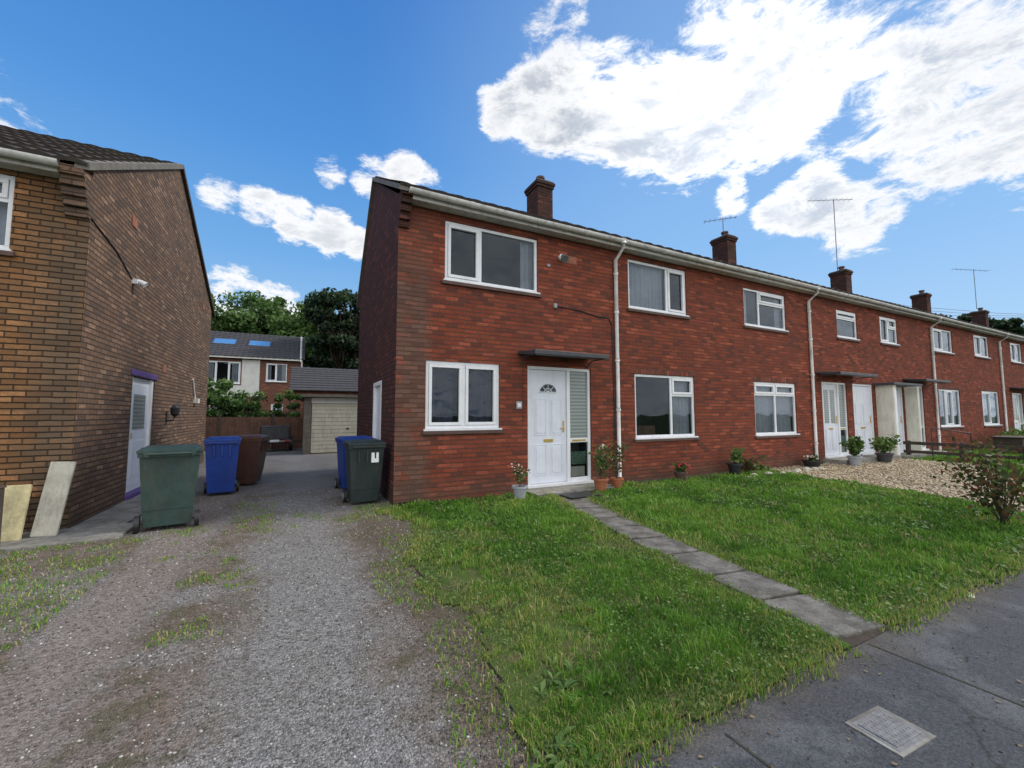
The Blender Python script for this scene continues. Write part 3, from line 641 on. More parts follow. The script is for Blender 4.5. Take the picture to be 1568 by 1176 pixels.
while y<6.05:
    L=random.uniform(.44,.62); yc=y+L/2; c=float(path_c(yc))+random.uniform(-.02,.02); w=.240+random.uniform(-.015,.015); g=G()
    rot=Matrix.Translation((c,yc,.034+random.uniform(-.004,.005)))@Matrix.Rotation(-math.atan2(float(path_c(y+L)-path_c(y)),L)+random.uniform(-.05,.05),4,'Z')@Matrix.Rotation(random.uniform(-.015,.015),4,'X')@Matrix.Rotation(random.uniform(-.02,.02),4,'Y')
    g.box(-w,w,-L/2+.012,L/2-.012,-.06,.0,'pathslab',rot); g.done('slab_%d'%k,e,bevel=.012); y+=L;k+=1
g=G(); g.box(-3.6,-1.75,6.30,7.04,-.03,.035,'pad'); g.box(LX+.002,-1.9,7.04,11.6,-.03,.03,'pad'); g.done('concrete_pad',bevel=.02)
e=empty('drain_cover',(2.37,.99,0)); R=Matrix.Translation((2.37,.985,.010))@Matrix.Rotation(math.radians(-3),4,'Z'); g=G()
g.box(-.118,.118,-.09,.09,-.02,.004,'iron',R); g.box(-.10,.10,-.072,.072,.0,.008,'iron',R)
for i in range(9):
    for j in range(6): g.box(-.093+i*.0212,-.083+i*.0212,-.063+j*.0225,-.053+j*.0225,.006,.010,'iron',R)
g.done('cover_plate',e,bevel=.002)
g=G(); g.box(-.135,.135,-.105,.105,-.02,.0025,'pad',R); g.done('surround',e)

# ------------------------------------------------------------------ grass blades
def blades(name,X,Y,Z,H,W,tint,leanf=.75):
    n=len(X); a=rng.random(n)*6.283; lean=rng.random(n)*leanf*H; la=rng.random(n)*6.283
    dx,dy=np.cos(a)*W/2,np.sin(a)*W/2; lx,ly=np.cos(la)*lean,np.sin(la)*lean
    P=np.stack
    v=P([P([X-dx,Y-dy,Z-.01],1),P([X+dx,Y+dy,Z-.01],1),P([X-dx*.8+lx*.4,Y-dy*.8+ly*.4,Z+H*.6],1),P([X+dx*.8+lx*.4,Y+dy*.8+ly*.4,Z+H*.6],1),P([X+lx,Y+ly,Z+H*(1-.25*lean/H)],1)],1).reshape(-1,3)
    b=np.arange(n)[:,None]*5
    F=np.concatenate([b+np.array([[0,1,3]]),b+np.array([[0,3,2]]),b+np.array([[2,3,4]])],0)
    return np_mesh(name,v,F,M['blade'],np.repeat(tint,5),nper=3)
N=620000
X=.6+rng.random(N)*9.9; Y=1.15+rng.random(N)*5.4; d=np.hypot(X,Y)
keep=rng.random(N)<np.clip((2.5/d)**1.4,0,1); X,Y,d=X[keep],Y[keep],d[keep]
edge=rng.random(len(X))*.12
onpath=np.abs(X-path_c(Y))<.235-.09*fbm(X,Y,4,3)
k=in_lawn(X,Y,-.10+edge)&(~onpath)
eD=X-lawn_left(Y); patchy=fbm(X+3,Y+5,2.6,4)
bare=(patchy<.60-.42*np.clip(eD,0,1.1))&(eD<1.1)&(Y>1.8)&(Y<5.4)
bare2=(fbm(X+31,Y+2,1.7,4)<.34)
k&=~(bare&(rng.random(len(X))<.9)); k&=~(bare2&(rng.random(len(X))<.55))
X,Y,d,bare2=X[k],Y[k],d[k],bare2[k]; cl=fbm(X,Y,2.3,4); cl2=fbm(X+40,Y,10,2); cl3=fbm(X+9,Y+80,1.0,3)
eL=np.minimum(np.minimum(X-lawn_left(Y),Y-1.4),np.abs(X-path_c(Y))-.2)
Hh=(.010+.034*cl+.026*(cl2>.60)+.016*cl2)*(.55+.8*rng.random(len(X)))*(1+.2*(d>5))*np.clip(.6+eL*1.6,.55,1)
Wd=(.0034+.0028*rng.random(len(X)))*np.clip(d/2.8,1,3.6)
t=np.clip(.10+1.05*(cl-.18)*.85+.36*(rng.random(len(X))-.5)+.45*(cl2-.5)+.4*(cl3-.5),0,.82)
dry=(rng.random(len(X))<np.clip(.52-eL*1.4,.035,.55)+.18*(cl3>.60)+.30*bare2+.25*((X-lawn_left(Y)<.8)&(Y>2.4)&(Y<4.8))); t=np.where(dry,.82+.18*rng.random(len(X)),t)
blades('lawn_grass',X,Y,lawnZ(X,Y),Hh,Wd,t,1.1)
N=60000; X=.9+rng.random(N)*9; Y=1.4+rng.random(N)*5; d=np.hypot(X,Y)
k=in_lawn(X,Y,0.02)&(np.abs(X-path_c(Y))>.22)&(fbm(X+60,Y+60,2.0,4)>.50)&(rng.random(N)<np.clip((2.8/d)**1.2,0,1)); X,Y,d=X[k],Y[k],d[k]
leaf_cloud('lawn_clover',np.stack([X,Y,lawnZ(X,Y)+.015+.03*rng.random(len(X))],1),.014*np.clip(d/3,1,2.5),M['leafL'],np.clip(.25+.7*rng.random(len(X)),0,1),None,1.3,.6)
N=260000
X=-3.4+rng.random(N)*5.0; Y=1.0+rng.random(N)**1.2*9; n=fbm(X+7,Y,1.6,4); n2=fbm(X,Y+9,7,2)
strip=np.where((X<-1.45)&(Y<6.35),.59,0)+np.where((np.abs(X+.55)<.30)&(Y>3.3)&(Y<8.0),.50,0)+np.where((X>lawn_left(Y)-.36)&(Y<6.4)&(X<1.7),.55,0)+np.where((X>.8)&(Y>6.2)&(Y<6.9),.56,0)+np.where((np.abs(X-.2)<.6)&(np.abs(Y-6.3)<.45),.49,0)+np.where((X>-1.4)&(X<-.9)&(Y>5.2)&(Y<6.6),.49,0)
k=(n*.5+n2*.5<strip*.93)&(rng.random(N)<.36)&~((Y>6.62)&(X>1.32))&~((X<-1.75)&(Y>6.3)); X,Y=X[k],Y[k]
blades('drive_weeds',X,Y,driveZ(X,Y)+.004,.010+.028*rng.random(len(X))**1.5,.004+.005*rng.random(len(X)),np.clip(.25+.85*rng.random(len(X)),0,1),1.4)
N=60000
X=13+rng.random(N)*30; Y=1.7+rng.random(N)*4.7; k=(Y<np.interp(X,[13,16.6,16.7],[2.8,4.5,7])); X,Y=X[k],Y[k]
blades('far_lawn_grass',X,Y,-.04+0*X,.07+.06*rng.random(len(X)),.03+0*X,np.clip(.3+.5*rng.random(len(X)),0,1))
def weeds(name,cx,cy,z,n,spread,size,mat='leafL'):
    e=empty(name,(cx,cy,z)); V=[];F=[];T=[]
    for i in range(n):
        a=random.random()*6.283; r=random.random()*spread; bx,by=cx+r*math.cos(a),cy+r*math.sin(a)
        for q in range(7):
            b=random.random()*6.283; L=size*random.uniform(.6,1.2); up=random.uniform(.25,.9)
            d=Vector((math.cos(b),math.sin(b),0)); s=Vector((-d.y,d.x,0))*L*.17; p=Vector((bx,by,z))
            k=len(V); mid=p+d*L*.55+Vector((0,0,L*.45*up)); tip=p+d*L+Vector((0,0,L*.5*up))
            V+=[p,mid-s,tip,mid+s]; F.append((k,k+1,k+2,k+3)); T+=[random.random()*.9]*4
    np_mesh('leaves',np.array([tuple(v) for v in V]),np.array(F),M[mat],np.array(T),e)
weeds('dandelion_weed',1.02,1.50,.0,14,.14,.085); weeds('dandelion_weed',1.3,1.9,.02,6,.2,.07); weeds('dandelion_weed',1.6,6.45,.0,24,.32,.12,'leafA')
weeds('dandelion_weed',3.3,6.4,.0,8,.2,.10,'leafA'); weeds('dandelion_weed',2.2,3.2,.02,10,.6,.07); weeds('dandelion_weed',3.0,4.6,.02,12,.9,.08); weeds('dandelion_weed',1.8,2.6,.02,10,.5,.05); weeds('dandelion_weed',5.2,3.2,.02,10,1.0,.08)
N=32000; Xs=-3+rng.random(N)*4.6; Ys=.9+rng.random(N)**1.6*8; k=~in_lawn(Xs,Ys,.08); Xs,Ys=Xs[k],Ys[k]; n=len(Xs)
oc=np.array([(1,0,0),(-.9,.2,0),(0,1,.1),(.1,-1,0),(.1,.1,.75),(0,0,-.6)])
fo=np.array([(0,2,4),(2,1,4),(1,3,4),(3,0,4),(2,0,5),(1,2,5),(3,1,5),(0,3,5)])
def stones(name,Xs,Ys,Zs,s,mat,tint):
    n=len(Xs); V=(oc[None]*(.7+.6*rng.random((n,6,1))))*s[:,None,None]; an=rng.random(n)*6.28; ca,sa=np.cos(an)[:,None],np.sin(an)[:,None]
    V=np.stack([V[...,0]*ca-V[...,1]*sa,V[...,0]*sa+V[...,1]*ca,V[...,2]],-1)+np.stack([Xs,Ys,Zs],1)[:,None]
    np_mesh(name,V.reshape(-1,3),(np.arange(n)[:,None,None]*6+fo[None]).reshape(-1,3),mat,np.repeat(tint,6),nper=3)
stones('loose_stones',Xs,Ys,driveZ(Xs,Ys)+.002,.0025+.0075*rng.random(n)**3+.0015*(Ys>3),M['stone'],rng.random(n)**1.4)
N=3500; Xs=1.0+rng.random(N)**1.3*9; Ys=1.5-rng.random(N)**3.5*1.6; k=Ys>-.9; Xs,Ys=Xs[k],Ys[k]; n=len(Xs)
stones('pavement_grit',Xs,Ys,np.full(n,.010),.0015+.005*rng.random(n)**3,M['debris'],rng.random(n))
N=350; Xs=1.2+rng.random(N)**1.3*9; Ys=1.48-rng.random(N)**3*1.2
leaf_cloud('dead_leaves',np.stack([Xs,Ys,np.full(N,.016)],1),np.full(N,.013),M['debris'],rng.random(N),None,1.8,.85)
N=9000; Xs=8.8+rng.random(N)*7.8; Ys=2+rng.random(N)*4.6; k=(Xs>np.interp(Ys,[2,3,5,6.6],[8.9,9.5,9.98,10.4]))&(Ys>np.interp(Xs,[8.8,13,16.6],[1.95,2.9,4.6])); Xs,Ys=Xs[k],Ys[k]; n=len(Xs)
M['lstone']=tintmat('pale_stones',[(0,(.20,.15,.09)),(.6,(.42,.34,.22)),(1,(.60,.54,.43))],.85,0)
stones('pale_stones',Xs,Ys,np.full(n,.028),.012+.02*rng.random(n),M['lstone'],rng.random(n))

# ------------------------------------------------------------------ wheelie bins
def bin_(cx,cy,rot,mat,w=.56,d=.66,H=.97,sticker=False,lid=None):
    e=empty('wheelie_bin',(cx,cy,0)); T=Matrix.Translation((cx,cy,0))@Matrix.Rotation(rot,4,'Z'); g=G()
    lid=lid or mat
    def taper(z0,z1,w0,w1,d0,d1,m,oy0=0,oy1=0):
        v=[T@Vector((sx*w0/2,oy0+sy*d0/2,z0)) for sx,sy in ((-1,-1),(1,-1),(1,1),(-1,1))]+[T@Vector((sx*w1/2,oy1+sy*d1/2,z1)) for sx,sy in ((-1,-1),(1,-1),(1,1),(-1,1))]
        g.add(v,[(3,2,1,0),(4,5,6,7),(0,1,5,4),(1,2,6,5),(2,3,7,6),(3,0,4,7)],m)
    taper(.05,.25,w*.74,w*.79,d*.62,d*.70,mat,.03,.02); taper(.25,H-.09,w*.80,w*.94,d*.72,d*.92,mat,.02,0)
    taper(H-.09,H-.045,w,w,d,d,mat); taper(H-.04,H-.01,w*1.03,w*1.03,d*1.04,d*1.04,lid); taper(H-.01,H+.025,w*.98,w*.80,d*.98,d*.72,lid)
    for sx in (-.22,0,.22): g.box(sx*w-.012,sx*w+.012,-d*.485,-d*.44,H-.30,H-.10,mat,T)
    g.box(-w*.42,w*.42,-d*.56,-d*.50,H-.075,H-.045,lid,T)
    g.tube([T@Vector((-w*.4,d*.60,H-.05)),T@Vector((w*.4,d*.60,H-.05))],.016,mat,8)
    for sx in (-1,1):
        g.box(sx*w*.36-.02,sx*w*.36+.02,d*.48,d*.62,H-.08,H-.03,mat,T)
        g.tube([T@Vector((sx*w*.50,d*.34,.10)),T@Vector((sx*w*.42,d*.34,.10))],.10,'black',20); g.tube([T@Vector((sx*w*.505,d*.34,.10)),T@Vector((sx*w*.50,d*.34,.10))],.05,'gpot',12)
    g.tube([T@Vector((-w*.45,d*.34,.10)),T@Vector((w*.45,d*.34,.10))],.012,'black',6)
    if sticker: g.box(-.06,.05,-d*.46-.040,-d*.46-.004,H-.32,H-.17,'upvc',T@Matrix.Translation((.12,0,0))@Matrix.Rotation(math.radians(-2),4,'X'))
    g.done('bin_body',e,bevel=.014)
bin_(-1.42,6.80,math.radians(190),'green_bin',w=.62,d=.64,H=.98)
bin_(-1.17,9.05,math.radians(5),'blue_bin',w=.52,d=.6,H=.98)
bin_(-.83,10.0,math.radians(78),'brown_bin',w=.54,d=.56,H=.96)
bin_(.96,7.08,math.radians(2),'dgreen_bin',w=.54,d=.60,H=.97,sticker=True)
bin_(.98,8.50,math.radians(6),'blue_bin',w=.58,d=.66,H=.96)

e=empty('leaning_board',(-2.9,6.8,0)); g=G(); T=Matrix.Translation((-2.78,6.62,.03))@Matrix.Rotation(math.radians(-14),4,'X'); g.box(-.24,.12,-.02,.02,0,.60,'yslab',T); g.done('board',e,bevel=.008)
e=empty('leaning_board',(-2.5,6.8,0)); g=G(); T=Matrix.Translation((-2.50,6.70,.03))@Matrix.Rotation(math.radians(-15),4,'X')@Matrix.Rotation(math.radians(3),4,'Y'); g.box(-.12,.10,-.02,.02,0,.84,'cslab',T); g.done('board',e,bevel=.008)
e=empty('wooden_post',(-2.7,6.2,0)); g=G(); g.box(-2.74,-2.63,6.1,6.2,0,.66,'wood_d'); g.box(-2.75,-2.62,6.09,6.21,.66,.68,'wood_d'); g.done('post',e,bevel=.01)

# ------------------------------------------------------------------ plants
def potplant(name,x,y,z,pot,pr,ph,height,spread,nleaf,leaf,ls,flower=None,nfl=0,stems=7):
    e=empty(name,(x,y,z)); g=G()
    if pot:
        g.lathe((x,y,z),[(0,.002),(pr*.68,.002),(pr*.95,ph*.84),(pr*1.08,ph*.85),(pr*1.08,ph),(pr*.93,ph),(pr*.90,ph*.9)],pot,20); g.lathe((x,y,z),[(0,ph*.91),(pr*.91,ph*.9)],'soil',20)
    C=[];tips=[]
    for i in range(stems):
        a=random.random()*6.283; r=spread*random.uniform(.2,1); b=Vector((x,y,z+ph*.9)); t=Vector((x+r*math.cos(a),y+r*math.sin(a)*.8,z+ph+height*random.uniform(.5,1)))
        m=(b+t)/2+Vector((0,0,height*.12)); g.tube([b,m,t],[.006,.004,.0025],'bark',5); tips.append(t)
        for k in range(nleaf//stems):
            s=random.uniform(.2,1.0); p=(b.lerp(m,s*2) if s<.5 else m.lerp(t,s*2-1)); C.append((p.x+random.gauss(0,spread*.17),p.y+random.gauss(0,spread*.17),p.z+random.gauss(0,height*.06)))
    g.done('pot_and_stems',e)
    C=np.array(C); leaf_cloud('leaves',C,ls*np.ones(len(C)),M[leaf],rng.random(len(C)),e)
    if flower:
        F=np.array([(t.x+random.gauss(0,.03),t.y+random.gauss(0,.03),t.z+random.uniform(-.05,.03)) for t in random.choices(tips,k=nfl)])
        leaf_cloud('flowers',F,ls*.9*np.ones(len(F)),M[flower],rng.random(len(F)),e,1.0)
potplant('potted_flower',3.22,6.05,.03,'gpot',.12,.22,.38,.22,90,'leafL',.035,'pinkfl',24,9)
potplant('potted_rose',4.86,6.05,.03,'terracotta',.13,.23,.62,.28,240,'leafA',.045,'pinkfl',14,10)
potplant('potted_rose',5.28,6.10,.03,'terracotta',.11,.20,.70,.36,220,'leafR',.045,'redfl',5,9)
potplant('potted_geranium',7.1,6.25,.03,'sill',.13,.18,.20,.20,200,'leafA',.05,'redfl',60,10)
potplant('garden_shrub',8.9,6.3,.02,'black',.15,.26,.34,.26,220,'leafL',.05,None,0,9)
potplant('garden_shrub',9.4,6.35,.0,None,.1,.03,.42,.35,260,'leafR',.055,None,0,9)
potplant('potted_flower',12.0,6.3,.0,'black',.22,.20,.18,.2,160,'leafA',.06,'pinkfl',20,8)
potplant('potted_fern',13.35,5.95,.02,'gpot',.16,.25,.55,.30,420,'leafA',.07,None,0,10)
potplant('potted_fern',15.0,5.95,.02,'lead',.2,.26,.50,.42,460,'leafL',.07,None,0,12)
potplant('garden_shrub',9.9,6.4,.0,None,.1,.03,.20,.3,200,'leafL',.05,None,0,8)
potplant('red_leaf_shrub',7.80,1.95,.0,None,.05,.02,1.08,.68,1000,'leafR',.045,None,0,24)
e=empty('doormat',(4.4,6.0,0)); g=G(); g.box(3.95,4.65,5.65,6.02,.045,.06,'black'); g.done('mat',e)
e=empty('rockery_stones',(9.5,6.3,0)); g=G()
for i in range(16):
    x=8.6+i*.22+random.uniform(-.05,.05); r=random.uniform(.05,.1)
    g.lathe((x,5.95+random.uniform(-.12,.12),.0),[(r,0),(r*1.05,r*.5),(r*.6,r*.95),(0,r*1.05)],'cslab',7)
g.done('stones',e)
g=G(); g.box(5.95,9.9,6.25,6.635,-.03,.035,'soil'); g.done('flower_bed')
e=empty('litter_paper',(4.6,1.4,0)); g=G(); g.box(-.045,.045,-.02,.02,.0,.004,'cslab',Matrix.Translation((4.63,1.36,.014))@Matrix.Rotation(.12,4,'X')@Matrix.Rotation(.3,4,'Z')); g.done('paper',e)
e=empty('timber_fence',(17.2,4.9,0)); g=G()
for y in (6.2,5.0,3.8,2.6): g.box(17.15,17.25,y-.05,y+.05,-.05,.56,'wood_d')
g.box(17.12,17.15,2.4,6.3,.44,.54,'wood_d'); g.box(17.12,17.15,2.4,6.3,.18,.27,'wood_d'); g.done('posts_and_rails',e,bevel=.006)
e=empty('hand_rail',(18.4,5.6,0)); g=G(); g.tube([(18.3,6.0,0),(18.3,6.0,.95),(18.3,5.1,.80),(18.3,5.1,0)],.022,'black',8); g.done('rail',e)
e=empty('garden_planter_box',(22,5,0)); g=G(); g.box(22.0,23.4,4.9,5.6,0,.55,'wood_d'); g.box(21.95,23.45,4.85,5.65,.55,.6,'wood_d'); g.done('planter',e,bevel=.02)
def hedge(name,x0,x1,y0,y1,h,n,mat,ls):
    e=empty(name,((x0+x1)/2,(y0+y1)/2,0)); C=np.stack([x0+(x1-x0)*rng.random(n),y0+(y1-y0)*rng.random(n),h*rng.random(n)**.6],1); C+=rng.normal(size=C.shape)*.06
    C[:,2]*=.75+.5*fbm(C[:,0],C[:,1],1.2,3); leaf_cloud('foliage',C,ls*np.ones(n),M[mat],np.clip(C[:,2]/h*.7+.3*rng.random(n),0,1),e)
hedge('garden_hedge',24,42,5.0,6.0,.7,5000,'leafA',.12)

# ------------------------------------------------------------------ background
e=empty('garage',(1.5,17,0)); g=G()
g.box(.22,3.2,16.72,22.0,-.05,2.02,'brick_g'); g.box(.18,.42,16.60,16.72,-.05,2.0,'verge'); g.box(.42,3.2,16.62,16.72,1.80,2.0,'farwhite'); g.box(.10,3.3,16.45,22.1,2.022,2.12,'verge')
g.done('garage_body',e); g=G(); z=.03
while z<1.78: g.box(.44,2.9,16.655,16.70,z,min(z+.125,1.79),'garage_door'); g.box(.44,2.9,16.67,16.70,z+.125,z+.14,'gpot'); z+=.14
g.box(1.6,1.7,16.63,16.655,.85,.9,'black'); g.done('garage_door',e)
e=empty('brick_outbuilding',(2,25,0)); g=G(); g.box(-.2,6,23.0,29,-.05,2.6,'brick_far'); g.done('walls',e)
roof_slope(e,'roof_front',-.4,6.2,22.8,2.55,26.0,4.0,M['roof_far'],dx=.15); roof_slope(e,'roof_rear',-.4,6.2,29.2,2.55,26.0,4.0,M['roof_far'],dx=.3)
e=empty('panel_fence',(-1.6,19.8,0)); g=G(); x=-4.6
while x<-.05:
    g.box(x,x+.09,19.70,19.80,-.05,1.42,'wood_d'); yb=19.75
    for i in range(14): g.box(x+.095+i*.123,x+.095+i*.123+.118,yb-.012+(i%2)*.01,yb+.006+(i%2)*.01,.0,1.30+.004*(i%3),'wood')
    x+=1.83
g.box(-4.6,.15,19.735,19.765,.25,.33,'wood_d'); g.done('panels',e)
e=empty('brick_house',(-3,32,0)); RYF=31.5
fw=[(-5.25,-3.35,3.35,4.75),(-1.95,-.75,3.55,4.75),(-4.9,-3.6,.9,2.2),(-1.6,-.9,1.0,2.1)]
wall(e,'front_wall','x',RYF,-9,.05,-.05,5.0,fw,'brick_far',1)
for i,w in enumerate(fw): window(e,'window_%d'%i,w[0],w[1],w[2],w[3],RYF,[(.33,[],True),(.66,[],False),(1,[],True)] if i in(0,2) else [(.5,[],True),(1,[],False)],curt=[(0,.25,'curtain',0),(.75,1,'curtain',0)])
g=G(); g.box(-9,-2.3,RYF-.03,RYF-.002,2.55,3.25,'farwhite'); g.box(-6.2,-5.33,RYF-.03,RYF-.002,3.25,4.9,'farwhite'); g.box(-3.28,-2.3,RYF-.03,RYF-.002,3.25,4.9,'farwhite'); g.box(-9,.05,RYF-.32,RYF-.28,4.95,5.1,'farwhite'); g.done('cladding_and_fascia',e)
roof_slope(e,'roof_front',-9,.3,RYF-.35,5.05,35.5,7.25,M['roof_far'],dx=.1); roof_slope(e,'roof_rear',-9,.3,39.5,5.05,35.5,7.25,M['roof_far'],dx=.3)
g=G(); g.add([(.05,RYF,-.05),(.05,39.2,-.05),(.05,39.2,5),(.05,35.5,7.15),(.05,RYF,5)],[(0,1,2,3,4)],'brick_far'); g.quad((-9,39.2,0),(.05,39.2,0),(.05,39.2,5),(-9,39.2,5),'brick_far'); slopebox(g,.0,.12,(RYF-.35,5.1),(35.5,7.3),.2,'farwhite'); g.done('gable_end',e)
g=G(); q=G()
def R_(y): return 5.05+(y-(RYF-.35))*(2.2/4.35)+.08
for xa in (-5.2,-3.2):
    slopebox(g,xa,xa+1.4,(32.9,R_(32.9)+.02),(33.9,R_(33.9)+.02),.07,'lead'); slopebox(q,xa+.1,xa+1.3,(33.0,R_(33.0)+.04),(33.8,R_(33.8)+.04),.03,'skyglass')
g.done('roof_windows_frame',e); q.done('roof_windows_glass',e)
g=G(); g.tube([(.12,31.3,5.0),(.12,31.4,0)],.05,'farwhite',8); g.done('downpipe',e)
e=empty('box_trailer',(-.75,18.6,0)); g=G()
g.box(-1.25,-.25,18.2,19.3,.38,.95,'black'); g.box(-1.28,-.22,18.17,18.2,.36,.42,'metal'); g.box(-1.2,-.3,18.175,18.2,.48,.90,'lead')
for x in (-1.36,-.27): 
    g.tube([(x,18.75,.27),(x+.12,18.75,.27)],.27,'black',18); g.tube([(x-.005,18.75,.27),(x+.125,18.75,.27)],.12,'gpot',12)
g.box(-1.24,-1.08,18.15,18.17,.37,.45,'red'); g.box(-.42,-.26,18.15,18.17,.37,.45,'red'); g.box(-.9,-.6,18.15,18.17,.36,.45,'upvc')
g.tube([(-.75,19.3,.4),(-.75,20.0,.4)],.03,'metal',6); g.done('trailer_body',e,bevel=.01)

# ------------------------------------------------------------------ trees
def tree(name,x,y,H,cr,ch,mat,nclump,nleaf,ls,trunk=.22,base=0.0,seed=1,cone=False):
    r=random.Random(seed); e=empty(name,(x,y,base)); g=G()
    top=Vector((x,y,base+H*.8)); g.tube([(x,y,base-.1),(x+.1,y,base+H*.3),(x-.05,y+.1,base+H*.55),top],[trunk,trunk*.75,trunk*.5,trunk*.15],'bark',10)
    C=[];T=[]
    for i in range(nclump):
        while True:
            p=Vector((r.uniform(-1,1),r.uniform(-1,1),r.uniform(-1,1)))
            if .25<p.length<1: break
        f=1.0
        if cone: f=.35+.65*(1-(p.z+1)/2)
        c=Vector((x+p.x*cr*f,y+p.y*cr*f,base+H-ch/2+p.z*ch/2))
        b=Vector((x,y,base+H*r.uniform(.25,.6))); m=b.lerp(c,.55)+Vector((0,0,-.2)); g.tube([b,m,c],[trunk*.3,trunk*.16,trunk*.05],'bark',6)
        s=cr*r.uniform(.13,.30); n=nleaf//nclump; q=rng.normal(size=(n,3)); q/=np.linalg.norm(q,axis=1)[:,None]; q*=(rng.random(n)**.45)[:,None]*s*np.array([1.15,1.15,.8])
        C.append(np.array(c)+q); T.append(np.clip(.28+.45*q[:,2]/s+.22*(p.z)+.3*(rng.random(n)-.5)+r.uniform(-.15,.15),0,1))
    g.done('trunk_and_limbs',e); C=np.concatenate(C); leaf_cloud('crown',C,ls*np.ones(len(C)),M[mat],np.concatenate(T),e)
tree('broadleaf_tree',2.6,33.0,11.0,2.7,9.2,'leafD',75,16000,.18,.25,seed=3)
tree('broadleaf_tree',5.4,36.0,10.4,3.2,8.5,'leafD',50,9000,.22,.25,seed=4)
tree('broadleaf_tree',-.8,52,14.2,4.6,11.2,'leafL',85,13000,.25,.3,seed=5)
tree('broadleaf_tree',-6.5,52,14.6,4.8,11.2,'leafL',85,13000,.25,.3,seed=6)
tree('broadleaf_tree',-11.5,50,14.0,4.4,11,'leafA',50,9000,.30,.3,seed=7)
tree('broadleaf_tree',2.2,50,14.4,3.8,11,'leafA',65,10000,.24,.3,seed=8)
tree('broadleaf_tree',-3.6,57,15.6,4.6,11.5,'leafA',60,9000,.28,.3,seed=9)
tree('garden_shrub',-3.9,22.0,3.2,1.5,2.6,'leafL',30,5000,.12,.08,seed=10)
tree('garden_shrub',-.3,21.4,2.5,.8,1.9,'leafL',18,2200,.11,.06,seed=11)
tree('garden_shrub',-2.0,24.0,2.4,1.6,2.0,'leafA',24,3200,.12,.06,seed=12)
tree('broadleaf_tree',58,16,11.5,4,8,'leafD',40,6000,.3,.25,seed=13)
hedge('boundary_hedge',-12,-4.8,19,20.5,1.8,6000,'leafA',.12)
hedge('distant_hedge',-40,60,62,66,5.5,9000,'leafA',.6)

# ------------------------------------------------------------------ camera
F=Vector((.4528,.8887,.072)).normalized(); R=Vector((.891,-.4539,-.001)); R=(R-F*R.dot(F)).normalized(); U=R.cross(F)
cd=bpy.data.cameras.new('camera'); cam=bpy.data.objects.new('camera',cd); COL.objects.link(cam)
cam.matrix_world=Matrix(((R.x,U.x,-F.x,0),(R.y,U.y,-F.y,0),(R.z,U.z,-F.z,1.4),(0,0,0,1)))
cd.sensor_width=36; cd.lens=641.5/1568*36; cd.clip_start=.05; cd.clip_end=2000; scn.camera=cam

# ------------------------------------------------------------------ sun + sky
SUN=Vector((.66,-.04,.75)).normalized()
sd=bpy.data.lights.new('sun','SUN'); sd.energy=2.4; sd.angle=math.radians(8); sd.color=(1,.955,.88)
so=bpy.data.objects.new('sun',sd); COL.objects.link(so); so.rotation_euler=SUN.to_track_quat('Z','Y').to_euler(); so.location=(20,-5,30)
w=bpy.data.worlds.new('World'); scn.world=w; w.use_nodes=True; t=NT(w.node_tree)
D=t.n('ShaderNodeTexCoord').outputs['Generated']; dx,dy,dz=t.xyz(D)
sky=t.n('ShaderNodeTexSky'); sky.sky_type='NISHITA'; sky.sun_disc=False; sky.sun_elevation=math.asin(SUN.z); sky.sun_rotation=math.atan2(SUN.x,SUN.y); sky.ozone_density=2.5; sky.air_density=1.0;sky.dust_density=.4
nish=t.mix(1.0,sky.outputs[0],(.10,.10,.10),'MULTIPLY')
cr=t.n('ShaderNodeValToRGB'); t.set(cr.inputs[0],t.m('MAXIMUM',dz,0.0)); e=cr.color_ramp.elements
stops=[(0,(.50,.70,.93)),(.16,(.38,.64,.95)),(.32,(.19,.48,.92)),(.52,(.085,.33,.82)),(.75,(.045,.22,.67)),(1,(.03,.16,.55))]
while len(e)<len(stops): e.new(.5)
for i,(p,c) in enumerate(stops): e[i].position=p; e[i].color=(*c,1)
base=t.mix(.20,cr.outputs[0],nish)
def dot(v):
    nd=t.n('ShaderNodeVectorMath',operation='DOT_PRODUCT'); t.set(nd.inputs[0],D); nd.inputs[1].default_value=Vector(v).normalized(); return nd.outputs['Value']
hz=dot((.82,.36,.45)); glow=dot((.67,.48,.57))
base=t.mix(t.mr(hz,.60,1.0,0,.38),base,(.42,.66,.97))
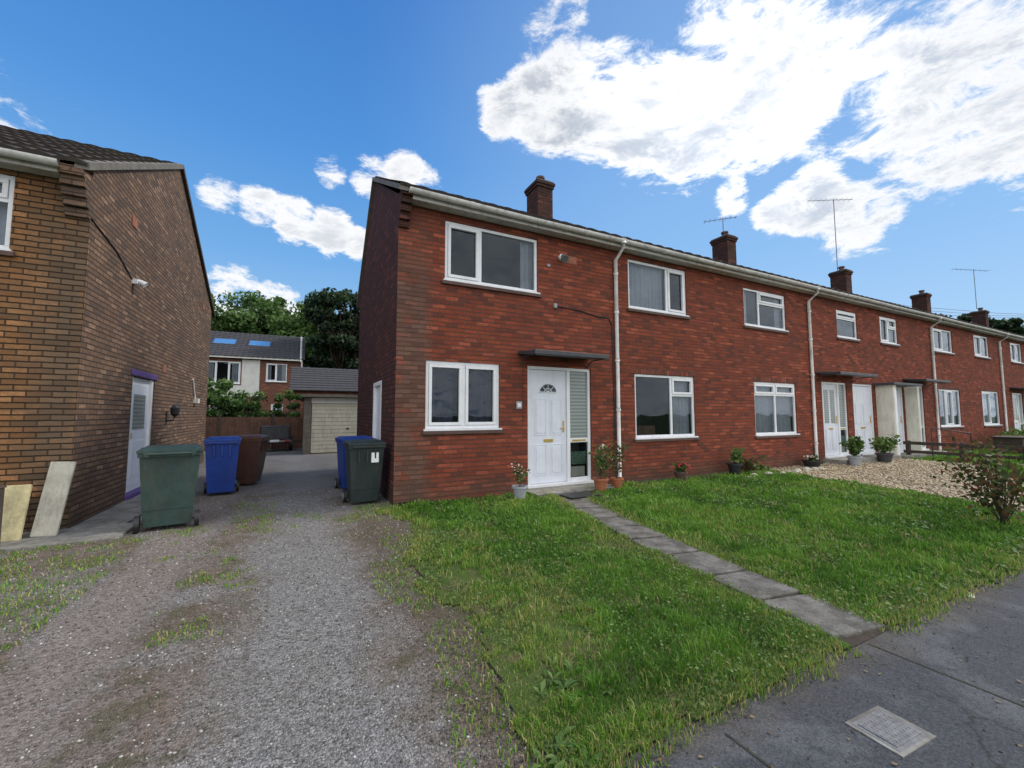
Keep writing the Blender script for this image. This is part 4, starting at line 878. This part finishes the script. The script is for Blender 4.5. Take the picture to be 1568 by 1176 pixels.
blobs=[((.345,.72,.61),2.8,.95),((.40,.68,.615),4,.9),((.45,.64,.62),5,.9),((.40,.60,.70),3.5,.55),((.53,.60,.60),5,.95),((.59,.56,.58),6,1.0),((.64,.52,.555),6,1.05),((.69,.45,.565),6.5,1.0),((.65,.43,.63),6.5,.85),((.745,.36,.565),6.5,.85),((.79,.30,.54),5.5,.75),((.87,.24,.43),5.5,.85),((.84,.22,.50),6,.75),((.77,.27,.59),7,.72),((.92,.15,.36),4,.6),((.80,.14,.58),7,.72),
((.83,.41,.385),3.4,.95),((.865,.36,.345),3.6,.95),((.80,.46,.375),2.2,.8),((.745,.51,.43),1.8,.75),
((-.14,.90,.40),2.0,.66),((-.08,.915,.40),2.2,.72),((-.02,.92,.39),2.4,.80),((.045,.92,.375),2.6,.88),((.10,.925,.36),2.0,.72),((.13,.87,.48),2.6,.80),((.18,.85,.495),2.6,.92),((.225,.84,.48),2.0,.75),((.04,.88,.485),1.8,.60),
((-.12,.96,.23),3.2,.72),((-.05,.97,.215),3.2,.78),((.02,.98,.18),3,.85),((-.2,.96,.14),4,.85),((.1,.98,.13),4,.8),
((-.40,.82,.42),4,.56),((-.30,.84,.46),3.5,.50),
((0,-.8,.6),42,1.1),((-.7,-.5,.45),28,1.0),((.7,-.65,.35),34,1.1),((.5,-.4,.75),24,.9)]  # unseen cloud bank behind the camera, added to light the front walls
cov=None
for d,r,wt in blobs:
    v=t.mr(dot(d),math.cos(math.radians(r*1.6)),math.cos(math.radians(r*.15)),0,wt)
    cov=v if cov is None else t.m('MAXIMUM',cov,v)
pz=t.m('ADD',dz,.30); cv=t.comb(t.m('DIVIDE',dx,pz),t.m('DIVIDE',dy,pz),t.m('MULTIPLY',dz,2.0))
n1=t.noise(cv,8.5,8,.70,.30); n2=t.noise(cv,3.2,2,.5,.2); n3=t.noise(cv,6.0,6,.62,.5)
nn=t.m('ADD',t.m('MULTIPLY',n1,.66),t.m('MULTIPLY',n2,.34))
val=t.m('ADD',cov,t.m('MULTIPLY',t.m('SUBTRACT',nn,.5),2.9))
dens=t.mr(val,.42,.80); thick=t.mr(val,.68,1.15)
shade=t.m('MULTIPLY',thick,t.mr(n3,.36,.60,.15,1.0))
gcol=t.mix(t.mr(hz,.90,1.0),(.48,.53,.61),(.60,.66,.76))
cc=t.mix(t.m('MULTIPLY',shade,t.mr(hz,.6,.98,.55,1.0)),(1.04,1.04,1.04),gcol)
gl=t.mr(glow,.95,1.0,1.0,1.22); cc=t.mix(1.0,cc,t.comb(gl,gl,gl),'MULTIPLY')
back=t.mr(dy,.15,-.35,1.0,1.65); cc=t.mix(1.0,cc,t.comb(back,back,back),'MULTIPLY')  # boosts the added rear clouds as fill light for the facade
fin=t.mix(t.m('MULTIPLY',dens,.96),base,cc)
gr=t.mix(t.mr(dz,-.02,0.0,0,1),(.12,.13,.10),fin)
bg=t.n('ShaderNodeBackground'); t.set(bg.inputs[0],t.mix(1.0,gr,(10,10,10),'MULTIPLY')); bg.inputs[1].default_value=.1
o=t.n('ShaderNodeOutputWorld'); t.t.links.new(bg.outputs[0],o.inputs[0])
try:
    w.cycles.sampling_method='MANUAL'; w.cycles.sample_map_resolution=256
except Exception: pass
